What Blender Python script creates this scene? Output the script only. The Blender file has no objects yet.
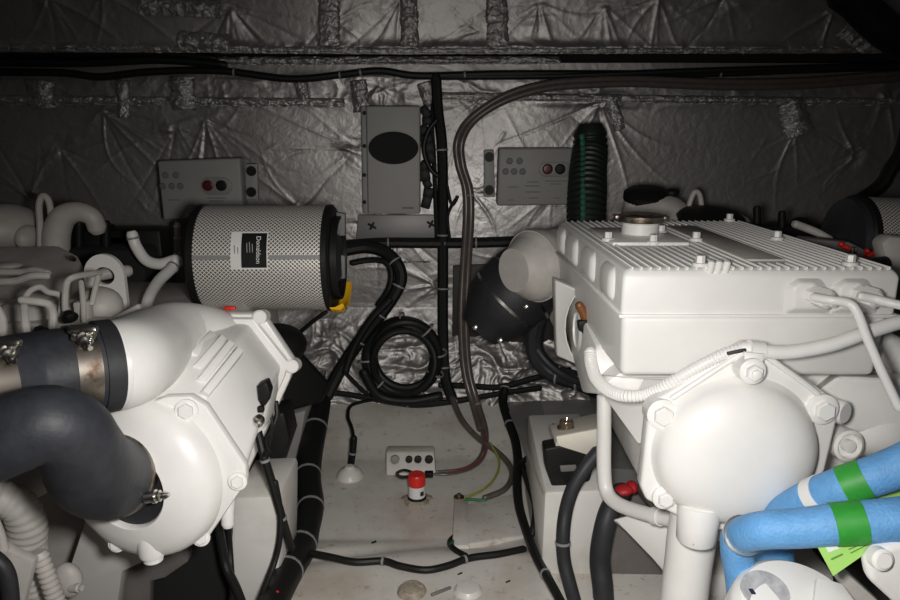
import bpy, bmesh, math, random
import numpy as np
from mathutils import Vector, Matrix

random.seed(7)
rng = np.random.default_rng(11)
scene = bpy.context.scene
COL = scene.collection

# ------------------------------------------------------------------ camera, world, light, exposure
CAM = Vector((0.0, 0.0, 1.1))
PITCH = math.radians(14.0)
FPX = 700.0
cd = bpy.data.cameras.new('camera')
cam = bpy.data.objects.new('camera', cd)
COL.objects.link(cam)
cam.location = CAM
cam.rotation_euler = (math.pi / 2 - PITCH, 0, 0)
cd.sensor_width = 36.0
cd.lens = 36.0 * FPX / 900.0
cd.clip_start = 0.02
scene.camera = cam

world = bpy.data.worlds.new('world')
scene.world = world
world.use_nodes = True
world.node_tree.nodes['Background'].inputs[0].default_value = (1.0, 0.95, 0.9, 1)
world.node_tree.nodes['Background'].inputs[1].default_value = 0.018

CT, ST = math.cos(PITCH), math.sin(PITCH)


def ray(px, py):
    u = (px - 450.0) / FPX
    v = (300.0 - py) / FPX
    return Vector((u, CT + v * ST, -ST + v * CT))


def P(px, py, Y):
    """point of the engine room seen at px, py that lies Y metres ahead"""
    d = ray(px, py)
    return CAM + d * (Y / d.y)


def D(p):
    q = Vector(p) - CAM
    return q.y * CT - q.z * ST


def M(rpx, p):
    return rpx * D(p) / FPX


def lamp(name, kind, loc, target, energy, color=(1, 1, 1), **kw):
    ld = bpy.data.lights.new(name, kind)
    o = bpy.data.objects.new(name, ld)
    COL.objects.link(o)
    o.location = loc
    o.rotation_euler = (Vector(target) - Vector(loc)).to_track_quat('-Z', 'Y').to_euler()
    ld.energy = energy
    ld.color = color
    for k, v in kw.items():
        setattr(ld, k, v)
    return o


lamp('work_light', 'SPOT', (0.03, 0.22, 1.045), P(450, 605, 1.24), 58.0, (1.0, 0.975, 0.945),
     spot_size=math.radians(134), spot_blend=1.0, shadow_soft_size=0.05)
lamp('fill_light', 'AREA', (0.0, 0.5, 1.75), (0.0, 1.6, 0.3), 0.6, (1.0, 0.96, 0.92), size=0.8)  # weak added fill, keeps the shadows from going fully black

scene.view_settings.view_transform = 'Standard'
scene.view_settings.look = 'None'
scene.view_settings.exposure = 0.0
scene.view_settings.gamma = 1.0
scene.view_settings.use_curve_mapping = False


# ------------------------------------------------------------------ materials
def new_mat(name):
    m = bpy.data.materials.new(name)
    m.use_nodes = True
    return m, m.node_tree, m.node_tree.nodes['Principled BSDF']


def mat(name, col, rough=0.5, metal=0.0, var=0.0, vscale=8.0, bump=0.0, bscale=60.0, dirt=None, spec=None, coat=0.0):
    m, nt, b = new_mat(name)
    c = (*col, 1)
    b.inputs['Base Color'].default_value = c
    b.inputs['Roughness'].default_value = rough
    b.inputs['Metallic'].default_value = metal
    if spec is not None:
        b.inputs['Specular IOR Level'].default_value = spec
    if coat:
        b.inputs['Coat Weight'].default_value = coat
        b.inputs['Coat Roughness'].default_value = 0.15
    tc = nt.nodes.new('ShaderNodeNewGeometry')
    if var or dirt:
        n = nt.nodes.new('ShaderNodeTexNoise')
        n.inputs['Scale'].default_value = vscale
        n.inputs['Detail'].default_value = 6
        n.inputs['Roughness'].default_value = 0.62
        nt.links.new(tc.outputs['Position'], n.inputs['Vector'])
        r = nt.nodes.new('ShaderNodeValToRGB')
        r.color_ramp.elements[0].position = 0.3
        r.color_ramp.elements[1].position = 0.7
        if dirt:
            r.color_ramp.elements[0].position = 0.34
            r.color_ramp.elements[1].position = 0.52
            r.color_ramp.elements[0].color = (*dirt, 1)
            r.color_ramp.elements[1].color = c
        else:
            r.color_ramp.elements[0].color = (*[x * (1 - var) for x in col], 1)
            r.color_ramp.elements[1].color = (*[min(1, x * (1 + var)) for x in col], 1)
        nt.links.new(n.outputs['Fac'], r.inputs['Fac'])
        nt.links.new(r.outputs['Color'], b.inputs['Base Color'])
    if bump:
        n2 = nt.nodes.new('ShaderNodeTexNoise')
        n2.inputs['Scale'].default_value = bscale
        n2.inputs['Detail'].default_value = 4
        nt.links.new(tc.outputs['Position'], n2.inputs['Vector'])
        bp = nt.nodes.new('ShaderNodeBump')
        bp.inputs['Strength'].default_value = bump
        bp.inputs['Distance'].default_value = 0.01
        nt.links.new(n2.outputs['Fac'], bp.inputs['Height'])
        nt.links.new(bp.outputs['Normal'], b.inputs['Normal'])
    return m


def foil_mat(name, col, rough, fine, scale, dist=0.006):
    m, nt, b = new_mat(name)
    b.inputs['Base Color'].default_value = (*col, 1)
    b.inputs['Metallic'].default_value = 0.82
    b.inputs['Roughness'].default_value = rough
    g = nt.nodes.new('ShaderNodeNewGeometry')
    n = nt.nodes.new('ShaderNodeTexNoise')
    n.inputs['Scale'].default_value = scale
    n.inputs['Detail'].default_value = 5
    n.inputs['Distortion'].default_value = 1.2
    nt.links.new(g.outputs['Position'], n.inputs['Vector'])
    v = nt.nodes.new('ShaderNodeTexVoronoi')
    v.inputs['Scale'].default_value = scale * 0.6
    v.feature = 'DISTANCE_TO_EDGE'
    nt.links.new(g.outputs['Position'], v.inputs['Vector'])
    ad = nt.nodes.new('ShaderNodeMath')
    ad.operation = 'ADD'
    nt.links.new(n.outputs['Fac'], ad.inputs[0])
    nt.links.new(v.outputs['Distance'], ad.inputs[1])
    bp = nt.nodes.new('ShaderNodeBump')
    bp.inputs['Strength'].default_value = fine
    bp.inputs['Distance'].default_value = dist
    nt.links.new(ad.outputs[0], bp.inputs['Height'])
    nt.links.new(bp.outputs['Normal'], b.inputs['Normal'])
    n3 = nt.nodes.new('ShaderNodeTexNoise')
    n3.inputs['Scale'].default_value = 2.5
    n3.inputs['Detail'].default_value = 5
    nt.links.new(g.outputs['Position'], n3.inputs['Vector'])
    r = nt.nodes.new('ShaderNodeMapRange')
    r.inputs['To Min'].default_value = rough - 0.1
    r.inputs['To Max'].default_value = rough + 0.12
    nt.links.new(n3.outputs['Fac'], r.inputs['Value'])
    nt.links.new(r.outputs['Result'], b.inputs['Roughness'])
    return m


def mesh_mat(name):
    """expanded metal over pleated paper, diamonds laid out on the UVs"""
    m, nt, b = new_mat(name)
    uv = nt.nodes.new('ShaderNodeUVMap')
    sp = nt.nodes.new('ShaderNodeSeparateXYZ')
    nt.links.new(uv.outputs['UV'], sp.inputs[0])

    def math_(op, a, bb):
        n = nt.nodes.new('ShaderNodeMath')
        n.operation = op
        for i, x in enumerate((a, bb)):
            if x is None:
                continue
            if isinstance(x, (int, float)):
                n.inputs[i].default_value = x
            else:
                nt.links.new(x, n.inputs[i])
        return n.outputs[0]
    U = math_('MULTIPLY', sp.outputs[0], 84.0)
    V = math_('MULTIPLY', sp.outputs[1], 30.0)
    a = math_('ABSOLUTE', math_('SUBTRACT', math_('FRACT', math_('ADD', U, V), None), 0.5), None)
    c = math_('ABSOLUTE', math_('SUBTRACT', math_('FRACT', math_('SUBTRACT', U, V), None), 0.5), None)
    mx = math_('MAXIMUM', a, c)
    strand = math_('GREATER_THAN', mx, 0.37)
    mix = nt.nodes.new('ShaderNodeMix')
    mix.data_type = 'RGBA'
    nt.links.new(strand, mix.inputs['Factor'])
    mix.inputs['A'].default_value = (0.17, 0.145, 0.115, 1)
    mix.inputs['B'].default_value = (0.90, 0.885, 0.85, 1)
    nt.links.new(mix.outputs['Result'], b.inputs['Base Color'])
    bp = nt.nodes.new('ShaderNodeBump')
    bp.inputs['Strength'].default_value = 0.5
    bp.inputs['Distance'].default_value = 0.002
    nt.links.new(mx, bp.inputs['Height'])
    nt.links.new(bp.outputs['Normal'], b.inputs['Normal'])
    b.inputs['Roughness'].default_value = 0.42
    b.inputs['Metallic'].default_value = 0.25
    return m


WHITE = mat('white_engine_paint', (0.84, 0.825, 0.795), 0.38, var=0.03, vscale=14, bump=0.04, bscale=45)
WHITE2 = mat('white_paint_dimmed', (0.52, 0.49, 0.455), 0.5, var=0.12, vscale=16, bump=0.08, bscale=50)  # engine white painted darker, standing in for weaker light at the back
OFFWHITE = mat('off_white_paint', (0.66, 0.64, 0.58), 0.45, var=0.06, vscale=12)
GREYPL = mat('grey_enclosure', (0.29, 0.28, 0.265), 0.55, var=0.04, vscale=10)
GREYDK = mat('grey_print', (0.16, 0.155, 0.15), 0.6)
RUBBER = mat('black_rubber', (0.022, 0.023, 0.026), 0.55, var=0.25, vscale=24, bump=0.05, bscale=80)
RUBBER2 = mat('grey_black_silicone', (0.027, 0.029, 0.036), 0.55, var=0.35, vscale=22, bump=0.10, bscale=70)
LOOM = mat('black_cable_sheath', (0.010, 0.010, 0.010), 0.5, spec=0.3, bump=0.10, bscale=120)
BLACKPL = mat('black_plastic', (0.010, 0.010, 0.010), 0.5, spec=0.22)
SHADOWY = mat('black_and_gap_shade', (0.010, 0.010, 0.010), 0.9)  # dull black; also painted shade for the slot and the lower gap
STEEL = mat('stainless_steel', (0.62, 0.60, 0.56), 0.25, 1.0, var=0.15, vscale=40)
RUSTY = mat('worn_steel', (0.34, 0.30, 0.26), 0.38, 1.0, dirt=(0.16, 0.10, 0.06), vscale=35)
BRASS = mat('dull_brass', (0.36, 0.27, 0.16), 0.4, 0.9, dirt=(0.12, 0.08, 0.05), vscale=60)
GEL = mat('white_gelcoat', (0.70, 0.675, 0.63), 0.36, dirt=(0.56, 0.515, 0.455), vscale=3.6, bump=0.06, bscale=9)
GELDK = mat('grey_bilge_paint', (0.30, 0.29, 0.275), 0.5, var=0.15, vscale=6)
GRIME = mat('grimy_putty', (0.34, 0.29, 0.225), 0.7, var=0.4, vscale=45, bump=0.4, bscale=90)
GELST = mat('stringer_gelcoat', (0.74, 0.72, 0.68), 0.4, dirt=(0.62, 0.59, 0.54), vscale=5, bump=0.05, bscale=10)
BROWNBD = mat('brown_grey_board', (0.15, 0.135, 0.125), 0.7, var=0.2, vscale=9)
FOIL = foil_mat('aluminium_foil', (0.40, 0.38, 0.365), 0.45, 0.16, 34, 0.008)
TAPE = foil_mat('crinkled_foil_tape', (0.78, 0.76, 0.735), 0.42, 0.55, 55, 0.010)
FILTER = mesh_mat('filter_mesh')
RED = mat('red_plastic', (0.72, 0.028, 0.02), 0.35)
BLUE = mat('blue_silicone_hose', (0.125, 0.345, 0.66), 0.55, var=0.14, vscale=30, bump=0.25, bscale=190)
GREEN = mat('green_band', (0.03, 0.30, 0.035), 0.5, var=0.12, vscale=50)
LIME = mat('lime_green_card', (0.38, 0.66, 0.16), 0.55)
PAPER = mat('white_label', (0.78, 0.77, 0.74), 0.55)
INK = mat('black_ink', (0.015, 0.015, 0.015), 0.6)
GELFLOOR = mat('stained_gelcoat', (0.70, 0.67, 0.62), 0.36, dirt=(0.54, 0.48, 0.41), vscale=3.1, bump=0.08, bscale=8)
_nt = GELFLOOR.node_tree
_b = _nt.nodes['Principled BSDF']
_src = _b.inputs['Base Color'].links[0].from_socket
_g = _nt.nodes.new('ShaderNodeNewGeometry')
_n = _nt.nodes.new('ShaderNodeTexNoise')
_n.inputs['Scale'].default_value = 34
_n.inputs['Detail'].default_value = 7
_n.inputs['Roughness'].default_value = 0.7
_nt.links.new(_g.outputs['Position'], _n.inputs['Vector'])
_r = _nt.nodes.new('ShaderNodeValToRGB')
_r.color_ramp.elements[0].position = 0.57
_r.color_ramp.elements[1].position = 0.74
_r.color_ramp.elements[0].color = (1, 1, 1, 1)
_r.color_ramp.elements[1].color = (0.50, 0.42, 0.33, 1)
_nt.links.new(_n.outputs['Fac'], _r.inputs['Fac'])
_m = _nt.nodes.new('ShaderNodeMix')
_m.data_type = 'RGBA'
_m.blend_type = 'MULTIPLY'
_m.inputs['Factor'].default_value = 1.0
_nt.links.new(_src, _m.inputs['A'])
_nt.links.new(_r.outputs['Color'], _m.inputs['B'])
_nt.links.new(_m.outputs['Result'], _b.inputs['Base Color'])
YELLOW = mat('yellow_plastic', (0.95, 0.52, 0.02), 0.18, coat=0.6)
YELLOWW = mat('yellow_green_wire', (0.30, 0.32, 0.04), 0.5)
GREENW = mat('green_wire', (0.02, 0.16, 0.06), 0.5)
REDW = mat('red_wire', (0.30, 0.03, 0.035), 0.5)
CLEARHOSE = mat('smoky_clear_hose', (0.105, 0.085, 0.075), 0.28, var=0.2, vscale=40)
GREENBLK = mat('green_black_hose', (0.010, 0.016, 0.012), 0.5)
GREENSTR = mat('green_stripe', (0.03, 0.13, 0.075), 0.5)
TIE = mat('grey_cable_tie', (0.26, 0.255, 0.25), 0.5)
AMBER = mat('amber_brown_plug', (0.20, 0.075, 0.02), 0.4)
SMOKE = mat('smoked_cap', (0.20, 0.16, 0.12), 0.1, 0.6)
CREAM = mat('cream_plate', (0.70, 0.67, 0.58), 0.5, var=0.05)
DKRED = mat('dark_red_plastic', (0.42, 0.015, 0.02), 0.5)
REDLED = mat('red_lamp_cap', (0.10, 0.012, 0.012), 0.3)

# ------------------------------------------------------------------ object plumbing
ORG = {}


def finish(bm, sharp=0.62):
    bmesh.ops.recalc_face_normals(bm, faces=bm.faces[:])
    for f in bm.faces:
        f.smooth = True
    for e in bm.edges:
        if len(e.link_faces) == 2 and e.calc_face_angle(0) > sharp:
            e.smooth = False


def obj(name, bm, m, parent=None, sharp=0.62, origin=None, keep=False):
    if not keep:
        finish(bm, sharp)
    vs = [v.co for v in bm.verts]
    if origin is None:
        lo = Vector((min(v.x for v in vs), min(v.y for v in vs), min(v.z for v in vs)))
        hi = Vector((max(v.x for v in vs), max(v.y for v in vs), max(v.z for v in vs)))
        origin = (lo + hi) / 2
        if parent is None:
            origin.z = lo.z
    origin = Vector(origin)
    bmesh.ops.translate(bm, vec=-origin, verts=bm.verts[:])
    me = bpy.data.meshes.new(name)
    bm.to_mesh(me)
    bm.free()
    me.materials.append(m)
    o = bpy.data.objects.new(name, me)
    COL.objects.link(o)
    if parent is not None:
        o.parent = parent
        o.location = origin - ORG[parent]
    else:
        o.location = origin
    ORG[o] = origin
    return o


def tag(o, label, cat, group=None):
    o['label'] = label
    o['category'] = cat
    if group:
        o['group'] = group
    return o


def thing(name, label, cat, loc, group=None):
    o = bpy.data.objects.new(name, None)
    COL.objects.link(o)
    o.location = Vector(loc)
    o.empty_display_size = 0.05
    ORG[o] = Vector(loc)
    return tag(o, label, cat, group)


def struct(name, bm, m, label=None, **kw):
    o = obj(name, bm, m, **kw)
    o['kind'] = 'structure'
    return o


# ------------------------------------------------------------------ shapes
def B():
    return bmesh.new()


def frame(axis, hint=None):
    a = Vector(axis).normalized()
    h = Vector(hint) if hint is not None else (Vector((0, 0, 1)) if abs(a.z) < 0.9 else Vector((0, 1, 0)))
    u = (h - a * h.dot(a)).normalized()
    w = a.cross(u)
    return a, u, w


def catmull(pts, n):
    out = []
    k = len(pts)
    for i in range(k - 1):
        p0 = pts[max(i - 1, 0)]
        p1 = pts[i]
        p2 = pts[i + 1]
        p3 = pts[min(i + 2, k - 1)]
        for j in range(n):
            t = j / n
            t2, t3 = t * t, t * t * t
            out.append([0.5 * (2 * b + (c - a) * t + (2 * a - 5 * b + 4 * c - d) * t2 + (3 * b - a - 3 * c + d) * t3)
                        for a, b, c, d in zip(p0, p1, p2, p3)])
    out.append(list(pts[-1]))
    return out


def path(pts, r):
    """pixel path -> list of (x, y, z, radius); r in pixels of the photo, or per-point fourth value"""
    out = []
    for p in pts:
        w = P(p[0], p[1], p[2])
        rr = p[3] if len(p) > 3 else r
        out.append((w.x, w.y, w.z, M(rr, w)))
    return out


def tube_w(bm, pts, seg=12, n=8, rib=None, round_end=True, smooth_path=True, cap=True):
    pp = catmull(pts, n) if smooth_path else [list(p) for p in pts]
    if rib:                                    # resample evenly so that corrugations are regular
        per, amp = rib
        res = []
        acc = 0
        step = per / 4
        prev = pp[0]
        res.append(prev)
        for q in pp[1:]:
            seglen = math.dist(prev[:3], q[:3])
            while seglen > 1e-9 and acc + seglen >= step:
                t = (step - acc) / seglen
                prev = [a + (b - a) * t for a, b in zip(prev, q)]
                res.append(prev)
                seglen = math.dist(prev[:3], q[:3])
                acc = 0
            acc += seglen
            prev = q
        pp = [[*q[:3], q[3] + (amp if i % 4 in (0, 1) else -amp)] for i, q in enumerate(res)]
    k = len(pp)
    pos = [Vector(q[:3]) for q in pp]
    tang = []
    for i in range(k):
        a = pos[min(i + 1, k - 1)] - pos[max(i - 1, 0)]
        tang.append(a.normalized() if a.length > 1e-9 else Vector((0, 0, 1)))
    _, u, _ = frame(tang[0])
    rings = []
    prevt = tang[0]
    for i in range(k):
        if i:
            q = prevt.rotation_difference(tang[i])
            u = q @ u
            u = (u - tang[i] * u.dot(tang[i])).normalized()
            prevt = tang[i]
        w = tang[i].cross(u)
        r = pp[i][3]
        rings.append([bm.verts.new(pos[i] + (u * math.cos(2 * math.pi * s / seg) + w * math.sin(2 * math.pi * s / seg)) * r)
                      for s in range(seg)])
    for i in range(k - 1):
        for s in range(seg):
            bm.faces.new((rings[i][s], rings[i][(s + 1) % seg], rings[i + 1][(s + 1) % seg], rings[i + 1][s]))
    if cap:
        for ring, c, t, r in ((rings[0], pos[0], -tang[0], pp[0][3]), (rings[-1], pos[-1], tang[-1], pp[-1][3])):
            if round_end:
                rr = [bm.verts.new(c + (v.co - c) * 0.7 + t * r * 0.55) for v in ring]
                for s in range(seg):
                    bm.faces.new((ring[s], ring[(s + 1) % seg], rr[(s + 1) % seg], rr[s]))
                bm.faces.new(rr)
            else:
                bm.faces.new(ring)
    return bm


def tube(bm, pts, r, **kw):
    return tube_w(bm, path(pts, r), **kw)


def ring_on(bm, pts, at, r, width, thick=0.0015, seg=14):
    """a band round a tube: at = fraction along the pixel path"""
    pp = catmull(path(pts, r), 10)
    i = min(int(at * (len(pp) - 1)), len(pp) - 2)
    a, b = Vector(pp[i][:3]), Vector(pp[i + 1][:3])
    t = (b - a).normalized()
    rr = pp[i][3] + thick
    lathe(bm, a, t, [(rr - thick * 2, -width / 2), (rr, -width / 2), (rr, width / 2), (rr - thick * 2, width / 2)], seg=seg, closed=True)


def lathe(bm, c, axis, prof, seg=40, closed=False, hint=None, arc=None, uv=False):
    c = Vector(c)
    a, u, w = frame(axis, hint)
    a0, a1 = arc if arc else (0, 2 * math.pi)
    full = arc is None
    ns = seg if full else seg + 1
    rings = []
    for r, h in prof:
        rings.append([bm.verts.new(c + a * h + (u * math.cos(a0 + (a1 - a0) * s / seg) + w * math.sin(a0 + (a1 - a0) * s / seg)) * max(r, 1e-5))
                      for s in range(ns)])
    lay = bm.loops.layers.uv.verify() if uv else None
    pr = list(range(len(rings) - 1)) + ([-1] if closed else [])
    hs = [h for _, h in prof]
    for i in pr:
        A, Bq = rings[i], rings[i + 1] if i >= 0 else rings[0]
        for s in range(seg):
            t = (s + 1) % ns
            f = bm.faces.new((A[s], A[t], Bq[t], Bq[s]))
            if uv:
                for lp, (uu, vv) in zip(f.loops, ((s / seg, hs[i]), ((s + 1) / seg, hs[i]), ((s + 1) / seg, hs[i + 1]), (s / seg, hs[i + 1]))):
                    lp[lay].uv = (uu, (vv - min(hs)) / (max(hs) - min(hs)))
    if not closed:
        if full:
            for ring, (r, h) in ((rings[0], prof[0]), (rings[-1], prof[-1])):
                if r > 1e-4:
                    bm.faces.new(ring)
    elif not full:
        bm.faces.new([r[0] for r in rings])
        bm.faces.new([r[-1] for r in rings])
    bmesh.ops.remove_doubles(bm, verts=bm.verts[:], dist=2e-5)
    return bm


def bevel(bm, w, seg=2, ang=0.5, edges=None):
    es = edges if edges is not None else [e for e in bm.edges if len(e.link_faces) == 2 and e.calc_face_angle(0) > ang]
    if es and w > 0:
        bmesh.ops.bevel(bm, geom=es, offset=w, segments=seg, profile=0.5, affect='EDGES', clamp_overlap=True)
    return bm


def box(bm, c, size, rot=None, bev=0.0, seg=2):
    t = bmesh.new()
    bmesh.ops.create_cube(t, size=1.0)
    bmesh.ops.scale(t, vec=Vector(size), verts=t.verts[:])
    if bev:
        bevel(t, bev, seg)
    if rot is not None:
        bmesh.ops.rotate(t, cent=(0, 0, 0), matrix=rot if isinstance(rot, Matrix) else Matrix.Rotation(rot, 3, 'Z'), verts=t.verts[:])
    bmesh.ops.translate(t, vec=Vector(c), verts=t.verts[:])
    merge(bm, t)
    return bm


def merge(bm, t):
    me = bpy.data.meshes.new('tmp')
    t.to_mesh(me)
    t.free()
    bm.from_mesh(me)
    bpy.data.meshes.remove(me)
    return bm


def prism_w(bm, pts, vec, bev=0.0, seg=2):
    """polygon (world points) extruded by vec"""
    t = bmesh.new()
    vec = Vector(vec)
    f0 = [t.verts.new(Vector(p)) for p in pts]
    f1 = [t.verts.new(Vector(p) + vec) for p in pts]
    t.faces.new(f0)
    t.faces.new(list(reversed(f1)))
    n = len(pts)
    for i in range(n):
        t.faces.new((f0[i], f0[(i + 1) % n], f1[(i + 1) % n], f1[i]))
    bmesh.ops.recalc_face_normals(t, faces=t.faces[:])
    if bev:
        bevel(t, bev, seg)
    return merge(bm, t)


def prism(bm, pts, thick, bev=0.0, seg=2, Y=None):
    """polygon in photo pixels at depth Y extruded backwards by thick metres"""
    ww = [P(p[0], p[1], p[2] if len(p) > 2 else Y) for p in pts]
    return prism_w(bm, ww, (0, thick, 0), bev, seg)


def loft(bm, loops, bev=0.0, seg=2, cap=True):
    """closed loops of world points with equal counts"""
    t = bmesh.new()
    rr = [[t.verts.new(Vector(p)) for p in lp] for lp in loops]
    n = len(loops[0])
    for a, b in zip(rr, rr[1:]):
        for i in range(n):
            t.faces.new((a[i], a[(i + 1) % n], b[(i + 1) % n], b[i]))
    if cap:
        t.faces.new(list(reversed(rr[0])))
        t.faces.new(rr[-1])
    bmesh.ops.recalc_face_normals(t, faces=t.faces[:])
    if bev:
        bevel(t, bev, seg)
    return merge(bm, t)


def hexbolt(bm, c, axis, r, h=None, washer=True):
    h = h or r * 0.9
    a = Vector(axis).normalized()
    c = Vector(c)
    if washer:
        lathe(bm, c, a, [(r * 1.45, 0), (r * 1.45, r * 0.22), (r * 1.1, r * 0.25)], seg=24)
    lathe(bm, c, a, [(r, r * 0.1), (r, h * 0.85), (r * 0.86, h)], seg=6)
    return bm


def blob(bm, c, rad, rot=None, sub=3):
    t = bmesh.new()
    bmesh.ops.create_icosphere(t, subdivisions=sub, radius=1.0)
    bmesh.ops.scale(t, vec=Vector(rad), verts=t.verts[:])
    if rot is not None:
        bmesh.ops.rotate(t, cent=(0, 0, 0), matrix=rot, verts=t.verts[:])
    bmesh.ops.translate(t, vec=Vector(c), verts=t.verts[:])
    return merge(bm, t)


def lettering(name, body, size, loc, rot, m, parent, depth=0.0006):
    cu = bpy.data.curves.new('tmp_text', 'FONT')
    cu.body = body
    cu.size = size
    cu.extrude = depth
    cu.align_x = 'CENTER'
    cu.align_y = 'CENTER'
    to = bpy.data.objects.new('tmp_text', cu)
    COL.objects.link(to)
    bpy.context.view_layer.update()
    dg = bpy.context.evaluated_depsgraph_get()
    me = bpy.data.meshes.new_from_object(to.evaluated_get(dg))
    bpy.data.objects.remove(to)
    bm = bmesh.new()
    bm.from_mesh(me)
    bpy.data.meshes.remove(me)
    bmesh.ops.transform(bm, matrix=Matrix.Translation(Vector(loc)) @ rot.to_4x4(), verts=bm.verts[:])
    return obj(name, bm, m, parent)


def ties(parent, pts, r, ats, width=0.006, m=None, thick=0.002):
    for a in ats:
        b = B()
        ring_on(b, pts, a, r, width, thick)
        obj('cable_tie', b, m or TIE, parent)


def cable(name, label, cat, pts, r, m=None, group=None, tie=(), seg=10, extra=None, **kw):
    """a cable or hose: one tube, with its ties as parts"""
    b = tube(B(), pts, r, seg=seg, **kw)
    if extra:
        for q, rq in extra:
            tube(b, q, rq, seg=seg)
    o = obj(name, b, m or LOOM)
    tag(o, label, cat, group)
    if tie:
        ties(o, pts, r, tie)
    return o


# ------------------------------------------------------------------ the setting
def floor_z(Y):
    ys = [0.0, 1.40, 1.57, 1.64, 1.70, 2.18, 2.24, 2.53, 3.0]
    zs = [0.02, 0.035, 0.035, 0.022, 0.0, 0.0, 0.012, 0.10, 0.13]
    return float(np.interp(Y, ys, zs))


def F(px, py):
    """where the sight line through px, py meets the bilge floor"""
    lo, hi = 0.6, 2.56
    for _ in range(40):
        mid = (lo + hi) / 2
        p = P(px, py, mid)
        if p.z > floor_z(mid):
            lo = mid
        else:
            hi = mid
    return P(px, py, lo)


def wall_y(z):
    return 2.6 - 0.34 * np.maximum(0.0, 0.42 - z)


def vnoise(X, Z, f, sx=1.0):
    g = rng.random((256, 256))
    u, v = (X + 7) * f * sx, (Z + 3) * f
    iu, iv = np.floor(u).astype(int), np.floor(v).astype(int)
    fu, fv = u - iu, v - iv
    fu, fv = fu * fu * (3 - 2 * fu), fv * fv * (3 - 2 * fv)
    a, b_ = g[iv % 256, iu % 256], g[iv % 256, (iu + 1) % 256]
    c, d = g[(iv + 1) % 256, iu % 256], g[(iv + 1) % 256, (iu + 1) % 256]
    return (a * (1 - fu) + b_ * fu) * (1 - fv) + (c * (1 - fu) + d * fu) * fv


def wrinkled_sheet(name, xs, zs, base, pins, m, amp=1.0, seams=(), nrand=120, crumple=None):
    X, Z = np.meshgrid(xs, zs)
    H = np.zeros_like(X)

    def seg_add(x0, z0, x1, z1, w, a):
        # a crease that fades towards its far end
        nonlocal H
        bow_k = rng.normal(0, 0.07)
        lx, lz = min(x0, x1) - 4 * w, min(z0, z1) - 4 * w
        hx, hz = max(x0, x1) + 4 * w, max(z0, z1) + 4 * w
        i0, i1 = np.searchsorted(xs, [lx, hx])
        j0, j1 = np.searchsorted(zs, [lz, hz])
        if i1 <= i0 or j1 <= j0:
            return
        xx, zz = X[j0:j1, i0:i1], Z[j0:j1, i0:i1]
        dx, dz = x1 - x0, z1 - z0
        L2 = dx * dx + dz * dz + 1e-9
        t = np.clip(((xx - x0) * dx + (zz - z0) * dz) / L2, 0, 1)
        bow = bow_k * math.sqrt(L2) * np.sin(math.pi * t)
        nx, nz = -dz / math.sqrt(L2), dx / math.sqrt(L2)
        dd = np.hypot(xx - x0 - t * dx - bow * nx, zz - z0 - t * dz - bow * nz)
        H[j0:j1, i0:i1] += a * (1 - t) ** 0.8 * np.exp(-dd / w)
    for (px_, pz_, s, n, a0, a1) in pins:
        rr = np.hypot(X - px_, Z - pz_)
        H += -0.010 * amp * np.exp(-(rr / (0.35 * s)) ** 1.2)
        for k in range(n):
            th = a0 + (a1 - a0) * (k + rng.random() * 0.8) / n
            ln = s * (0.5 + 0.9 * rng.random())
            st = 0.05 * s
            c_, s_ = math.cos(th), math.sin(th)
            seg_add(px_ + c_ * st, pz_ + s_ * st, px_ + c_ * ln, pz_ + s_ * ln, 0.0036 + 0.003 * rng.random(),
                    (1 if rng.random() < 0.6 else -1) * amp * (0.0015 + 0.0032 * rng.random()) * (0.4 + 0.6 * (rng.random() < 0.7)))
    for k in range(nrand):
        x0 = rng.uniform(xs[0], xs[-1])
        z0 = rng.uniform(zs[0], zs[-1])
        th = rng.normal(0.0, 0.55) + (math.pi if rng.random() < 0.5 else 0)
        ln = rng.uniform(0.06, 0.26)
        seg_add(x0, z0, x0 + ln * math.cos(th), z0 + ln * math.sin(th), rng.uniform(0.004, 0.007), amp * rng.uniform(-0.002, 0.003))
    # pillowing between seams
    if crumple is not None:
        CP = sum(np.exp(-((X - q[0]) ** 2 + (Z - q[1]) ** 2) / 0.07 ** 2) for q in pins)
    for (sx, w) in seams:
        H += -0.012 * amp * np.exp(-((X - sx) / w) ** 2)
    H += 0.005 * amp * (np.sin(X * 5.1 + 1.3 * np.sin(Z * 6)) * np.sin(Z * 7.3 + X))
    if crumple is not None:
        c = crumple(X, Z) + 0.42 * np.clip(CP, 0, 1)
        nz = np.zeros_like(X)
        wx = vnoise(X, Z, 9) * 0.12
        wz = vnoise(X, Z, 9) * 0.09
        for fr, am in ((9, 0.70), (19, 0.42), (42, 0.24), (85, 0.10)):
            nz += am * (1 - np.abs(2 * vnoise(X + wx, Z + wz, fr, 0.55) - 1)) ** 2
        H += c * nz * 0.020
    Yv = base(X, Z) - H
    ny, nx = X.shape
    co = np.stack([X, Yv, Z], -1).reshape(-1, 3)
    idx = np.arange(ny * nx).reshape(ny, nx)
    q = np.stack([idx[:-1, :-1], idx[:-1, 1:], idx[1:, 1:], idx[1:, :-1]], -1).reshape(-1, 4)
    me = bpy.data.meshes.new(name)
    me.vertices.add(len(co))
    me.vertices.foreach_set('co', co.astype(np.float32).ravel())
    me.loops.add(q.size)
    me.loops.foreach_set('vertex_index', q.astype(np.int32).ravel())
    me.polygons.add(len(q))
    me.polygons.foreach_set('loop_start', np.arange(0, q.size, 4, dtype=np.int32))
    me.polygons.foreach_set('use_smooth', np.ones(len(q), dtype=bool))
    me.update(calc_edges=True)
    me.materials.append(m)
    o = bpy.data.objects.new(name, me)
    COL.objects.link(o)
    o['kind'] = 'structure'
    return o


def wp(px, py, Y=2.6):
    p = P(px, py, Y)
    return p.x, p.z


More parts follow.
